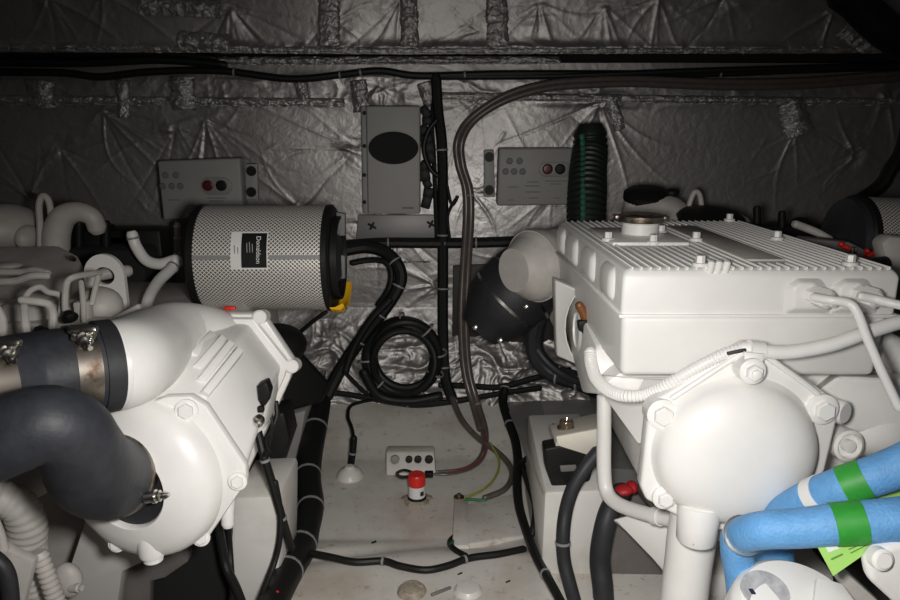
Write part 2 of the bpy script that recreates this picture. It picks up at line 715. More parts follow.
PI = math.pi
TOPZ = P(450, 62, 2.6).z
pins = []
for (px, py, s, n, a0, a1) in [
        (175, 128, 0.42, 16, PI * 0.95, PI * 2.05), (60, 150, 0.30, 8, PI, PI * 2), (205, 120, 0.28, 12, PI * 1.2, PI * 2.2),
        (378, 86, 0.16, 9, PI, PI * 2), (355, 150, 0.40, 10, PI * 0.8, PI * 1.25), (400, 230, 0.22, 12, PI * 1.1, PI * 1.9),
        (375, 228, 0.20, 9, PI * 1.0, PI * 1.8), (437, 285, 0.25, 8, PI * 0.8, PI * 1.3), (480, 100, 0.30, 9, PI * 0.8, PI * 1.6),
        (600, 102, 0.36, 14, PI * 0.9, PI * 2.05), (560, 185, 0.25, 10, PI, PI * 1.6),
        (795, 130, 0.26, 9, PI * 1.1, PI * 2.0), (888, 85, 0.50, 9, PI * 1.35, PI * 1.7),
        (855, 155, 0.24, 12, PI * 0.5, PI * 1.5), (100, 110, 0.40, 8, PI * 1.6, PI * 1.95), (470, 190, 0.2, 14, PI * 1.4, PI * 2.4),
        (300, 210, 0.22, 8, 0, PI * 2), (30, 200, 0.3, 8, 0, PI), (410, 345, 0.2, 12, 0, PI * 2), (330, 335, 0.25, 12, 0, PI * 2),
        (530, 350, 0.3, 12, PI * 0.6, PI * 1.4), (495, 330, 0.18, 9, PI, 2 * PI)]:
    x, z = wp(px, py)
    pins.append((x, z, s, n, a0, a1))


def low_crumple(X, Z):
    return 1.15 * np.clip((0.44 - Z) / 0.2, 0, 1) + 0.45 * np.exp(-((Z - 1.19) / 0.03) ** 2) + 0.35 * np.exp(-((Z - 1.25) / 0.03) ** 2)


wrinkled_sheet('wall_back', np.arange(-1.95, 1.95, 0.0042), np.arange(0.05, TOPZ, 0.0042),
               lambda X, Z: wall_y(Z), pins, FOIL, 1.0, [], 190, low_crumple)

# the foil panel above, nearer and tipped towards the lamp and camera
UB = P(450, 51, 2.5)
UT = P(450, -60, 2.452)
upins = []
for (px, py, s, n, a0, a1) in [
        (228, 6, 0.36, 17, PI * 1.05, PI * 2.0), (400, -2, 0.35, 10, PI * 1.05, PI * 1.9), (540, 2, 0.26, 8, PI * 1.0, PI * 1.95),
        (605, 3, 0.32, 10, PI * 1.2, PI * 2.0), (660, -5, 0.26, 8, PI, PI * 2), (728, -5, 0.25, 10, PI, PI * 2), (838, 8, 0.36, 11, PI * 0.9, PI * 1.9),
        (45, -5, 0.36, 8, PI, PI * 2), (100, -10, 0.35, 6, PI, PI * 2), (480, 30, 0.12, 8, PI * .7, PI * 1.3), (335, 20, 0.15, 7, 0, 2 * PI)]:
    x, z = wp(px, py, 2.46)
    upins.append((x, z, s, n, a0, a1))


def upper_y(X, Z):
    t = (Z - UB.z) / (UT.z - UB.z)
    roll = np.clip((UB.z + 0.012 - Z) / 0.012, 0, 1)
    return UB.y + (UT.y - UB.y) * t + 0.02 * roll ** 2


def edge_crumple(X, Z):
    return 1.3 * np.exp(-((Z - UB.z) / 0.022) ** 2)


wrinkled_sheet('ceiling', np.arange(-1.95, 1.95, 0.0045), np.arange(UB.z - 0.004, UT.z, 0.0045), upper_y, upins, FOIL, 1.0, [], 60, edge_crumple)

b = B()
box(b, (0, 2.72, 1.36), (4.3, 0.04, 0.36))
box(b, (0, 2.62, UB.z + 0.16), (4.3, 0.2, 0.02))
struct('trim_1', b, SHADOWY)  # the slot's shade is put into this backing's black colour
# rumpled foil edge inside the dark slot


def crumpled_strip(name, p0, p1, half, Y0, m, seed, bulge=0.012, nlong=90, nacross=7):
    r = np.random.default_rng(seed)
    a = P(p0[0], p0[1], Y0)
    c = P(p1[0], p1[1], Y0)
    along = c - a
    L = along.length
    t = along.normalized()
    n = Vector((0, -1, 0))
    s = t.cross(n).normalized()
    bm = B()
    rows = []
    for i in range(nlong + 1):
        rowv = []
        for j in range(nacross + 1):
            f = j / nacross * 2 - 1
            w = half * (1 + 0.05 * math.sin(i * 0.5 + seed))
            e = bulge * (1 - f * f) + r.normal(0, bulge * 0.33)
            rowv.append(bm.verts.new(a + t * (L * i / nlong) + s * (f * w + r.normal(0, half * 0.035)) + n * e))
        rows.append(rowv)
    for i in range(nlong):
        for j in range(nacross):
            bm.faces.new((rows[i][j], rows[i + 1][j], rows[i + 1][j + 1], rows[i][j + 1]))
    for f in bm.faces:
        f.smooth = True
    res = bmesh.ops.solidify(bm, geom=bm.faces[:], thickness=0.002)
    o = obj(name, bm, m, keep=True)
    o['kind'] = 'structure'
    return o


NT = [1]


def tape(p0, p1, half, Y, **kw):
    NT[0] += 1
    crumpled_strip('trim_%d' % NT[0], p0, p1, half, Y, TAPE, NT[0] * 13, **kw)


tape((215, 61), (560, 60), 0.014, 2.60, nlong=100, bulge=0.012)
tape((-40, 47), (420, 51), 0.012, 2.492, nlong=150, bulge=0.008)
tape((400, 51), (940, 50), 0.010, 2.492, nlong=170, bulge=0.008)
tape((140, 5), (222, 9), 0.030, 2.472, nlong=34, bulge=0.02)
tape((180, 40), (232, 44), 0.03, 2.47, nlong=24, bulge=0.02)
tape((840, 28), (868, 46), 0.03, 2.45, nlong=18, bulge=0.02)
tape((-40, 99), (345, 103), 0.016, 2.592, nlong=130, bulge=0.009)
tape((440, 96), (940, 103), 0.014, 2.592, nlong=160, bulge=0.009)
tape((329, -20), (329, 47), 0.036, 2.474, nlong=34, bulge=0.006)
tape((408, -20), (410, 47), 0.030, 2.474, nlong=34, bulge=0.012)
tape((496, -20), (498, 47), 0.036, 2.474, nlong=34, bulge=0.010)
tape((300, 78), (304, 100), 0.022, 2.59, nlong=12)
tape((358, 80), (362, 112), 0.03, 2.59, nlong=16)
tape((425, 82), (432, 106), 0.03, 2.59, nlong=12)
tape((40, 80), (42, 108), 0.05, 2.59, nlong=14)
tape((182, 76), (184, 110), 0.045, 2.585, nlong=18, bulge=0.016)
tape((610, 96), (620, 130), 0.022, 2.59, nlong=18)
tape((122, 80), (124, 118), 0.025, 2.59, nlong=12)
tape((790, 100), (800, 135), 0.05, 2.59, nlong=16, bulge=0.02)
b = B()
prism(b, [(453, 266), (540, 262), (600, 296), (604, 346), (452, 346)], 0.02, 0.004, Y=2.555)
struct('trim_39', b, mat('dark_brown_shade', (0.035, 0.031, 0.028), 0.6))  # shade behind the duct, painted as a dark sheet on the foil
tape((365, 262), (430, 262), 0.004, 2.58, nlong=16)

# floor: a moulded white bilge between the stringers
bm = B()
xs = np.linspace(-0.62, 0.62, 33)
ys = np.concatenate([np.linspace(0.2, 1.38, 8), np.linspace(1.40, 1.74, 24), np.linspace(1.78, 2.16, 8), np.linspace(2.18, 2.55, 22)])
rows = []
for y in ys:
    rows.append([bm.verts.new((x * (float(np.interp(y, [1.4, 2.2], [0.60, 1.0])) if x < 0 else 1.0), y, floor_z(y) + 0.004 * math.sin(x * 5 + 1) * (1 if y < 1.66 else 0.4) - (0.012 * math.exp(-((y - 1.60 - 0.05 * math.cos(x * 4)) / 0.03) ** 2)))) for x in xs])
for i in range(len(ys) - 1):
    for j in range(len(xs) - 1):
        bm.faces.new((rows[i][j], rows[i][j + 1], rows[i + 1][j + 1], rows[i + 1][j]))
struct('floor', bm, GELFLOOR, sharp=1.2)

# hull sides and the wall behind the camera close the room
for s, nm in ((-1, 'left'), (1, 'right')):
    b = B()
    box(b, (s * 2.12, 1.2, 0.75), (0.04, 3.4, 1.7))
    struct('wall_' + nm, b, BROWNBD)
    b = B()
    prism_w(b, [(s * 0.55, -0.4, -0.06), (s * 2.1, -0.4, 0.16), (s * 2.1, 2.58, 0.16), (s * 0.62, 2.58, -0.06)], (0, 0, -0.08))
    struct('floor_' + nm, b, BROWNBD)

# stringers
b = B()
# right: box with its end towards the camera
p0, p1 = P(543, 494, 1.5), P(598, 490, 1.5)
prism_w(b, [(p0.x, 1.5, -0.12), (p1.x + 0.03, 1.5, -0.12), (p1.x + 0.03, 1.5, 0.262), (p0.x + 0.004, 1.5, 0.256)], (0.01, 0.46, 0), 0.008)
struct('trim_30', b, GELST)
b = B()
q = [P(543, 494, 1.51), P(504, 400, 2.50), P(540, 397, 2.52), P(552, 452, 2.0), P(560, 470, 1.82)]
prism_w(b, q, (0.06, 0.02, -0.14), 0.0)
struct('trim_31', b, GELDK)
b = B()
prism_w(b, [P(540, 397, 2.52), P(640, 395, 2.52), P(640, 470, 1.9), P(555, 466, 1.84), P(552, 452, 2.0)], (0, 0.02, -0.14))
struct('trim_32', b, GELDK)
# left: pale end face beside the cable trunk
b = B()
prism(b, [(232, 498), (280, 496), (280, 560), (276, 660), (226, 660)], 0.20, 0.012, Y=1.43)
struct('trim_33', b, GELST)
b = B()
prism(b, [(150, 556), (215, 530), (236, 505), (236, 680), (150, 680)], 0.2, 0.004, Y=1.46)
struct('trim_38', b, SHADOWY)  # black panel added as the shade of the gap under the cover
b = B()
prism(b, [(270, 420), (306, 410), (296, 470), (286, 500), (262, 470)], 0.4, 0.01, Y=2.1)
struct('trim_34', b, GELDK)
b = B()
prism(b, [(88, 512), (150, 548), (148, 560), (122, 572), (112, 640), (40, 640), (62, 590)], 0.04, 0.004, Y=1.36)
struct('trim_35', b, mat('grey_painted_panel', (0.50, 0.485, 0.46), 0.5, var=0.05))
b = B()
prism(b, [(122, 566), (190, 545), (188, 562), (165, 578), (150, 582), (148, 640), (112, 640)], 0.03, 0.004, Y=1.42)
struct('trim_36', b, BROWNBD)
b = B()
prism(b, [(606, 505), (632, 520), (652, 548), (668, 582), (664, 660), (604, 660)], 0.03, 0.004, Y=1.50)
struct('trim_37', b, BROWNBD)

# ------------------------------------------------------------------ left engine
LE = thing('marine_engine', 'white marine engine at the left with ribbed housing and round end cover', 'engine', (-0.9, 1.6, 0.0))
b = B()
prism(b, [(-60, 330), (100, 335), (215, 330), (240, 480), (190, 560), (60, 620), (-60, 640)], 0.55, 0.02, Y=1.50)
box(b, (-1.35, 1.75, 0.30), (0.7, 0.7, 0.5), bev=0.03)
box(b, (-1.15, 1.72, 0.04), (0.25, 0.3, 0.12), bev=0.01)
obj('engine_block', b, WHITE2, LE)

# housing: gasketed rear flange, tapered casting, front plate
rear = [(96, 322), (135, 314), (258, 314), (264, 317), (294, 362), (290, 379), (238, 493), (150, 540), (90, 500), (82, 400)]
b = B()
prism(b, rear, 0.03, 0.006, Y=1.50)
prism(b, [(106, 326), (140, 318), (253, 319), (288, 363), (284, 378), (234, 486), (150, 534), (96, 496), (88, 404)], 0.03, 0.004, Y=1.485)
obj('housing_flange', b, WHITE, LE)
front = [(95, 420), (165, 396), (203, 402), (246, 468), (241, 484), (204, 540), (115, 548), (85, 515), (78, 460)]
mid = [(100, 360), (178, 338), (236, 345), (270, 392), (264, 412), (224, 500), (118, 542), (88, 505), (82, 445)]
rin = [(104, 332), (182, 318), (250, 322), (282, 364), (278, 383), (230, 484), (120, 536), (92, 500), (86, 436)]
b = B()
loft(b, [[P(*p, 1.215) for p in front], [P(*p, 1.365) for p in mid], [P(*p, 1.50) for p in rin]], 0.010, 3)
obj('housing', b, WHITE, LE)
b = B()
for (x0, y0, x1, y1) in [(193, 356, 212, 334), (197, 368, 223, 338), (201, 381, 231, 343), (205, 394, 240, 350)]:
    sy = lambda y: float(np.interp(y, [318, 341, 400], [1.50, 1.365, 1.215])) - 0.004
    q0 = P(x0, y0, sy(y0))
    q1 = P(x1, y1, sy(y1) + 0.004)
    t = (q1 - q0).normalized()
    n = (CAM - q0).normalized()
    n = (n - t * n.dot(t)).normalized()
    w = t.cross(n)
    h = 0.0072
    prism_w(b, [q0 + w * h + n * h, q0 - w * h + n * h, q0 - w * h * 1.5 - n * 0.02, q0 + w * h * 1.5 - n * 0.02], q1 - q0, 0.002)
obj('cooling_ribs', b, WHITE, LE)
# raised boss with the plug in it on the side of the casting
b = B()
prism(b, [(250, 378, 1.35), (270, 388, 1.38), (270, 402, 1.37), (264, 430, 1.33), (250, 440, 1.29), (238, 418, 1.28)], 0.08, 0.006)
bs = obj('side_boss', b, WHITE, LE)
b = B()
prism(b, [(257, 386), (266, 382), (270, 392), (267, 404), (262, 408), (258, 400)], 0.03, 0.003, Y=1.31)
box(b, P(261, 409, 1.305), (0.012, 0.012, 0.012), bev=0.002)
obj('sensor_plug', b, BLACKPL, bs)
b = B()
lathe(b, P(259, 424, 1.285), (0.2, -0.5, 0.8), [(0.008, 0), (0.008, 0.008), (0.011, 0.009), (0.011, 0.016), (0.006, 0.018), (0.006, 0.026)], seg=14)
obj('sensor_fitting', b, STEEL, bs)
# small lugs along the outer rim
for (x, y) in [(260, 317), (292, 366)]:
    b = B()
    lathe(b, P(x, y, 1.495), (0, -1, 0.2), [(0.016, -0.03), (0.016, 0.006), (0.012, 0.009)], seg=20)
    obj('flange_lug', b, WHITE, LE)

# end cover
CC = P(148, 472, 1.215)
AX = Vector((-0.22, -1.0, 0.05))
R0 = M(92, CC)
b = B()
prism(b, [(p[0], p[1]) for p in [(92, 426), (166, 397), (190, 396), (206, 406), (246, 466), (247, 482), (206, 541), (190, 546), (116, 550), (104, 542), (82, 515), (76, 462)]], 0.022, 0.006, Y=1.192)
obj('cover_flange', b, WHITE, LE)
b = B()
lathe(b, CC + Vector((0, -0.02, 0)), AX, [(R0 * 0.90, -0.01), (R0 * 0.885, 0.010), (R0 * 0.84, 0.024), (R0 * 0.74, 0.037), (R0 * 0.60, 0.047), (R0 * 0.45, 0.053),
                                          (R0 * 0.43, 0.050), (R0 * 0.43, 0.035), (0.0, 0.030)], seg=64)
ec = obj('end_cover', b, WHITE, LE, sharp=0.9)
b = B()
lathe(b, CC + Vector((0, -0.02, 0)), AX, [(R0 * 0.425, 0.030), (R0 * 0.425, 0.040), (0, 0.040)], seg=48)
obj('port_gap_shade', b, RUBBER, ec)  # black disc painted as the shaded gap between hose and cover
for (x, y, r) in [(187, 410, 11), (238, 481, 9), (201, 537, 9), (117, 544, 8)]:
    b = B()
    c = P(x, y, 1.185)
    hexbolt(b, c, (0.05, -1, 0.1), M(r * 0.72, c))
    obj('cover_bolt', b, WHITE, LE)
b = B()
c = P(153, 555, 1.165)
lathe(b, c, (0, 0, 1), [(M(9.5, c), -0.010), (M(9.5, c), 0.0), (M(12.5, c), 0.002), (M(13.5, c), 0.010), (M(14, c), 0.04), (M(14, c), 0.06)], seg=28)
obj('drain_boss', b, WHITE, ec)
b = B()
tube(b, [(229, 500, 1.30), (228, 512, 1.29), (228, 524, 1.285)], 6.5)
obj('drain_peg', b, WHITE, LE)

# intake elbow rising into the housing
b = B()
tube(b, [(112, 366, 1.14, 45), (122, 364, 1.155, 45), (131, 361, 1.185, 44), (142, 355, 1.25, 42), (156, 346, 1.34, 38.5), (178, 338, 1.43, 36), (212, 340, 1.49, 32), (230, 352, 1.53, 29)], 46, seg=40, n=12)
obj('intake_elbow', b, WHITE, LE)

# top of the engine, further back on the left
b = B()
loft(b, [[P(-60, 247, 1.98), P(60, 245, 1.98), P(78, 254, 1.9), P(82, 262, 1.85), P(60, 300, 1.6), P(-60, 304, 1.6)],
         [p + Vector((0, 0, -0.16)) for p in [P(-60, 247, 1.98), P(60, 245, 1.98), P(78, 254, 1.9), P(82, 262, 1.85), P(60, 300, 1.6), P(-60, 304, 1.6)]]], 0.012, 3)
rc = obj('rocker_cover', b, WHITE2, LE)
b = B()
blob(b, P(9, 266, 1.8), (M(13, P(9, 266, 1.8)), 0.03, M(4, P(9, 266, 1.8))))
obj('cast_emblem', b, WHITE2, rc)
for (x, y) in [(72, 258), (72, 287)]:
    b = B()
    lathe(b, P(x, y, 1.76), (0.3, -1, 0.4), [(0.006, -0.02), (0.006, 0.006), (0.004, 0.009)], seg=12)
    obj('cover_screw', b, INK, rc)
b = B()
blob(b, P(5, 228, 2.12), (M(32, P(5, 228, 2.12)), 0.12, M(24, P(5, 228, 2.12))))
blob(b, P(28, 238, 2.08), (0.03, 0.05, 0.04))
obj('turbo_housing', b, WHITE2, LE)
b = B()
tube(b, [(56, 255, 2.06, 13), (57, 232, 2.06, 13), (64, 217, 2.06, 12), (78, 212, 2.06, 10), (92, 217, 2.06, 9), (97, 228, 2.07, 9)], 12, seg=24)
obj('coolant_bend', b, WHITE2, LE)
b = B()
tube(b, [(40, 250, 2.04), (40, 225, 2.05), (39, 205, 2.06), (43, 196, 2.06), (49, 202, 2.06), (51, 222, 2.06), (46, 240, 2.05)], 3.2, seg=10)
obj('breather_pipe', b, WHITE2, LE)
b = B()
for (x, y0, y1) in [(79, 223, 262), (106, 223, 262)]:
    tube(b, [(x, y0, 2.1), (x, (y0 + y1) / 2, 2.1), (x, y1, 2.1)], 4.5)
box(b, P(92, 250, 2.16), (0.14, 0.06, 0.16), bev=0.008)
box(b, P(135, 262, 2.2), (0.22, 0.1, 0.22), bev=0.01)
obj('stud_bracket', b, BLACKPL, LE)

# lifting eye: plate with a hole
b = B()
cy = P(104, 276, 1.72)
outl, inn = [], []
for k in range(40):
    a = 2 * PI * k / 40
    inn.append(cy + Vector((M(10.5, cy) * math.cos(a), 0, M(9, cy) * math.sin(a))))
    rx = M(20, cy)
    if math.sin(a) >= -0.05:
        outl.append(cy + Vector((rx * math.cos(a), 0, M(22, cy) * math.sin(a))))
    else:
        zz = max(M(22, cy) * math.sin(a) * 3.0, -M(40, cy))
        outl.append(cy + Vector((rx * (1 if math.cos(a) > 0.0 else -1) * min(1, abs(math.cos(a)) * 3), 0, zz)))
t = B()
r4 = []
for off in (0, 0.014):
    r4.append([t.verts.new(p + Vector((0, off, 0))) for p in outl])
    r4.append([t.verts.new(p + Vector((0, off, 0))) for p in inn])
for k in range(40):
    n = (k + 1) % 40
    t.faces.new((r4[0][k], r4[0][n], r4[1][n], r4[1][k]))
    t.faces.new((r4[2][n], r4[2][k], r4[3][k], r4[3][n]))
    t.faces.new((r4[0][n], r4[0][k], r4[2][k], r4[2][n]))
    t.faces.new((r4[1][k], r4[1][n], r4[3][n], r4[3][k]))
obj('lifting_eye', t, WHITE, LE)
b = B()
tube(b, [(95, 276, 1.78), (110, 273, 1.80), (128, 271, 1.83)], 6)
obj('cross_pipe', b, WHITE2, LE)

# injector pipes and the clutter round them
for pts, r in [
        ([(-10, 272, 1.62), (20, 272, 1.62), (35, 270, 1.61), (48, 273, 1.6)], 3.4),
        ([(-10, 282, 1.58), (15, 281, 1.58), (32, 276, 1.58), (48, 276, 1.59)], 3.8),
        ([(66, 318, 1.42), (65, 300, 1.42), (67, 283, 1.44), (74, 277, 1.45), (90, 274, 1.5), (100, 273, 1.54)], 3.2),
        ([(84, 322, 1.42), (83, 300, 1.45), (81, 282, 1.48)], 2.8),
        ([(92, 304, 1.46), (95, 290, 1.48), (98, 277, 1.5)], 2.8),
        ([(24, 300, 1.42), (30, 291, 1.43), (40, 287, 1.44), (48, 292, 1.45), (60, 295, 1.46), (62, 303, 1.46), (59, 320, 1.44)], 3.0),
        ([(21, 300, 1.30), (40, 302, 1.31), (49, 305, 1.32), (53, 315, 1.31), (52, 334, 1.30)], 4.0),
        ([(27, 336, 1.26), (25, 320, 1.27), (24, 307, 1.29)], 4.2),
        ([(2, 336, 1.2), (2, 320, 1.2), (-4, 308, 1.2)], 4.4)]:
    b = tube(B(), pts, r, seg=10)
    obj('injector_pipe', b, WHITE2, LE)
b = B()
blob(b, P(100, 306, 1.55), (0.05, 0.05, 0.045))
blob(b, P(30, 322, 1.48), (0.09, 0.05, 0.05))
box(b, P(84, 312, 1.46), (0.03, 0.03, 0.05), bev=0.005)
box(b, P(60, 330, 1.45), (0.30, 0.06, 0.05), bev=0.012)
box(b, P(20, 330, 1.55), (0.36, 0.06, 0.14), bev=0.015)
obj('cylinder_head', b, WHITE2, LE)
for (x, y, Y, r) in [(70, 318, 1.38, 5.5), (41, 334, 1.27, 6)]:
    b = B()
    hexbolt(b, P(x, y, Y), (0.1, -0.5, 1), M(r, P(x, y, Y)), 0.014)
    obj('black_plug', b, BLACKPL, LE)
b = B()
tube(b, [(116, 319, 1.5), (126, 314, 1.5), (139, 307, 1.5)], 3.6)
obj('short_pipe', b, WHITE2, LE)
b = B()
tube(b, [(-12, 310, 1.5), (8, 312, 1.5), (20, 310, 1.5)], 9)
obj('short_pipe', b, WHITE2, LE)

# plug of red at the top of the flange
b = B()
box(b, P(230, 308, 1.52), (0.026, 0.012, 0.008), bev=0.002)
obj('red_cap', b, RED, LE)

# ------------------------------------------------------------------ hoses at the left engine
slv = [(-40, 388, 0.98), (-10, 383, 1.0), (30, 376, 1.05), (70, 371, 1.09), (114, 365, 1.135)]
b = tube(B(), slv, 44, seg=40, n=10, round_end=False)
SH = tag(obj('rubber_sleeve', b, RUBBER2), 'short grey-black rubber sleeve with two steel clamps joining the white intake elbow', 'hose')
# the pale band of the elbow's end is seen as a dark rubber lip
b = B()
ring_on(b, slv, 0.945, 45.5, 0.026, 0.002, 48)
obj('rubber_lip', b, RUBBER, SH)
for at, sx, sy, sY in [(0.27, 7, 351, 0.985), (0.80, 84, 337, 1.055)]:
    b = B()
    ring_on(b, slv, at, 44, 0.036, 0.0025, 48)
    ck = obj('hose_clamp', b, RUSTY, SH)
    c = P(sx, sy, sY)
    b = B()
    box(b, c, (0.034, 0.02, 0.016), Matrix.Rotation(0.25, 3, 'Y'), 0.003)
    tube_w(b, [(*(c + Vector((-0.018, 0, 0.012))), 0.008), (*(c + Vector((0.018, 0, 0.012))), 0.008)], smooth_path=False)
    a = (P(sx + 8, sy + 14, sY - 0.035) - c).normalized()
    lathe(b, c, a, [(0.013, -0.01), (0.013, 0.006), (0.010, 0.007), (0.010, 0.016), (0.006, 0.017), (0.006, 0.036), (0.004, 0.038)], seg=14)
    obj('clamp_bolt', b, STEEL, ck)

bend = [(-70, 466, 0.90, 42), (-30, 450, 0.90, 42), (10, 434, 0.90, 41), (46, 424, 0.905, 39), (70, 431, 0.925, 38), (81, 450, 0.965, 40), (92, 470, 1.02, 42), (105, 477, 1.09, 41.5), (124, 474, 1.17, 38.5)]
b = tube(B(), bend, 42, seg=40, n=10)
BH = tag(obj('rubber_hose', b, RUBBER2), 'thick grey-black rubber hose bending into the round white end cover', 'hose')
b = B()
ring_on(b, bend, 0.93, 41.5, 0.022, 0.003, 48)
ck = obj('hose_clamp', b, RUSTY, BH)
b = B()
c = P(150, 497, 1.09)
a = (P(166, 495, 1.09) - c).normalized()
lathe(b, c, a, [(0.010, -0.008), (0.010, 0.004), (0.012, 0.005), (0.012, 0.011), (0.009, 0.012), (0.010, 0.018), (0.006, 0.02), (0.007, 0.026), (0.004, 0.034)], seg=12)
obj('clamp_screw', b, STEEL, ck)

# lagged exhaust pipes, lower left
lag = [(-40, 490, 1.22, 17), (-5, 497, 1.22, 17), (18, 506, 1.23, 17), (27, 525, 1.24, 18), (27, 550, 1.25, 18), (34, 575, 1.26, 17), (44, 620, 1.27, 17)]
b = tube(B(), lag, 17, seg=24, n=10, rib=(0.016, 0.0012))
LG = tag(obj('lagged_pipe', b, WHITE2), 'pale lagged pipe dropping down at the lower left below the black rubber hose', 'pipe')
b = tube(B(), [(15, 492, 1.32, 15), (40, 481, 1.32, 14), (62, 468, 1.33, 13), (85, 455, 1.36, 12)], 14, seg=20)
obj('branch_pipe', b, WHITE2, LG)
b = B()
blob(b, P(68, 580, 1.27), (0.03, 0.02, 0.04))
tube(b, [(40, 556, 1.19), (46, 572, 1.19), (56, 600, 1.19), (64, 625, 1.19)], 8, rib=(0.012, 0.0015))
lathe(b, P(79, 588, 1.25), (1, -0.3, 0.2), [(0.009, -0.02), (0.009, 0.0), (0.006, 0.002), (0.006, 0.008)], seg=12)
obj('corrugated_branch', b, WHITE2, LG)
b = B()
prism(b, [(2, 545), (12, 552), (34, 562), (24, 600), (14, 640), (0, 600)], 0.02, 0.005, Y=1.14)
tube(b, [(-6, 520, 1.14), (0, 535, 1.14), (4, 550, 1.14)], 5)
obj('support_bracket', b, WHITE2, LG)
b = tube(B(), [(-10, 555, 1.05), (4, 568, 1.05), (10, 590, 1.05), (12, 640, 1.05)], 8)
tag(obj('black_hose', b, RUBBER), 'black hose just entering the picture at the bottom left corner', 'hose')
b = B()
tube(b, [(60, 478, 1.26), (59, 486, 1.26), (58, 491, 1.26)], 4)
obj('drip_spout', b, WHITE, LG)

# ------------------------------------------------------------------ left air filter
FC = P(275, 258, 1.84)
FX = Vector((1, 0.02, 0.0)).normalized()
RF = M(52, FC)
H0, H1 = -M(66, FC), M(54, FC)


def air_filter(label, C, axis, R, h0, h1, group):
    root = thing('air_filter', label, 'air filter', C - Vector((0, 0, R)), group)
    b = B()
    lathe(b, C, axis, [(R, h0), (R, h1)], seg=72, uv=True)
    for f in [f for f in b.faces if len(f.verts) > 4]:
        b.faces.remove(f)
    obj('mesh_body', b, FILTER, root)
    b = B()
    lathe(b, C, axis, [(R * 0.4, h0 - 0.02), (R * 0.99, h0 - 0.018), (R * 1.03, h0 - 0.012), (R * 1.03, h0 + 0.002), (R * 0.985, h0 + 0.005)], seg=64)
    obj('end_cap', b, BLACKPL, root)
    b = B()
    lathe(b, C, axis, [(R * 0.985, h1 - 0.004), (R * 1.02, h1 - 0.001), (R * 1.02, h1 + 0.012), (R * 0.96, h1 + 0.018), (R * 0.62, h1 + 0.018), (R * 0.6, h1 + 0.02)], seg=64)
    obj('end_cap', b, BLACKPL, root)
    return root


AF = air_filter('cylindrical mesh air filter with black ends and a printed label, at the left', FC, FX, RF, H0, H1, 'mesh air filters')
# label wrapped round the mesh
fa, fu, fw = frame(FX)
dirc = (CAM - FC)
dirc = (dirc - fa * dirc.dot(fa)).normalized()
ang0 = math.atan2(dirc.dot(fw), dirc.dot(fu))


def on_filter(h, ang, r):
    return FC + fa * h + (fu * math.cos(ang) + fw * math.sin(ang)) * r


def patch(name, h0, h1, a0, a1, r, m, parent):
    b = B()
    n = 10
    vs = [[b.verts.new(on_filter(h, ang0 + a0 + (a1 - a0) * k / n, rr)) for k in range(n + 1)] for rr in (r, r - 0.001) for h in (h0, h1)]
    for k in range(n):
        b.faces.new((vs[0][k], vs[0][k + 1], vs[1][k + 1], vs[1][k]))
        b.faces.new((vs[2][k + 1], vs[2][k], vs[3][k], vs[3][k + 1]))
        b.faces.new((vs[0][k + 1], vs[0][k], vs[2][k], vs[2][k + 1]))
        b.faces.new((vs[1][k], vs[1][k + 1], vs[3][k + 1], vs[3][k]))
    for j in (0, -1):
        b.faces.new((vs[0][j], vs[1][j], vs[3][j], vs[2][j]))
    return obj(name, b, m, parent)


hx = lambda px: M(px - 260, FC)
up = 1 if on_filter(0, ang0 + 0.3, RF).z > on_filter(0, ang0, RF).z else -1
lb = patch('filter_label', hx(231), hx(265), up * 0.48, up * -0.20, RF + 0.0025, PAPER, AF)
patch('label_print', hx(241), hx(264.3), up * 0.45, up * -0.17, RF + 0.0034, BLACKPL, lb)
am = ang0 + up * 0.14
cpt = on_filter(hx(257), am, RF + 0.0048)
nrm = (fu * math.cos(am) + fw * math.sin(am))
down = -(Vector((0, 0, 1)) - nrm * nrm.z).normalized()
rotm = Matrix((down, nrm.cross(down), nrm)).transposed()
lettering('label_lettering', 'Donaldson', M(6.4, cpt), cpt, rotm, PAPER, lb)
for k, (px, L) in enumerate([(251.5, 12), (249, 16), (246.5, 14)]):
    c = on_filter(hx(px), ang0 + up * 0.14, RF + 0.004)
    b = B()
    box(b, c, (M(0.8, c), 0.001, M(L, c)), Matrix.Rotation(-0.12, 3, 'X'))
    obj('small_print', b, GREYPL, lb)
for k, (px, L) in enumerate([(235, 12), (238, 8)]):
    c = on_filter(hx(px), ang0 + up * 0.12, RF + 0.003)
    b = B()
    box(b, c, (M(0.7, c), 0.001, M(L, c)), Matrix.Rotation(-0.12, 3, 'X'))
    obj('small_print', b, GREYDK, lb)
# lock seam along the mesh
b = B()
c = on_filter((H0 + H1) / 2, ang0 + up * 0.02, RF)
patch('lock_seam', hx(266), H1 - 0.003, up * 0.05, up * -0.03, RF + 0.0016, TIE, AF)
patch('lock_seam', H0 + 0.004, hx(230), up * 0.05, up * -0.03, RF + 0.0016, TIE, AF)
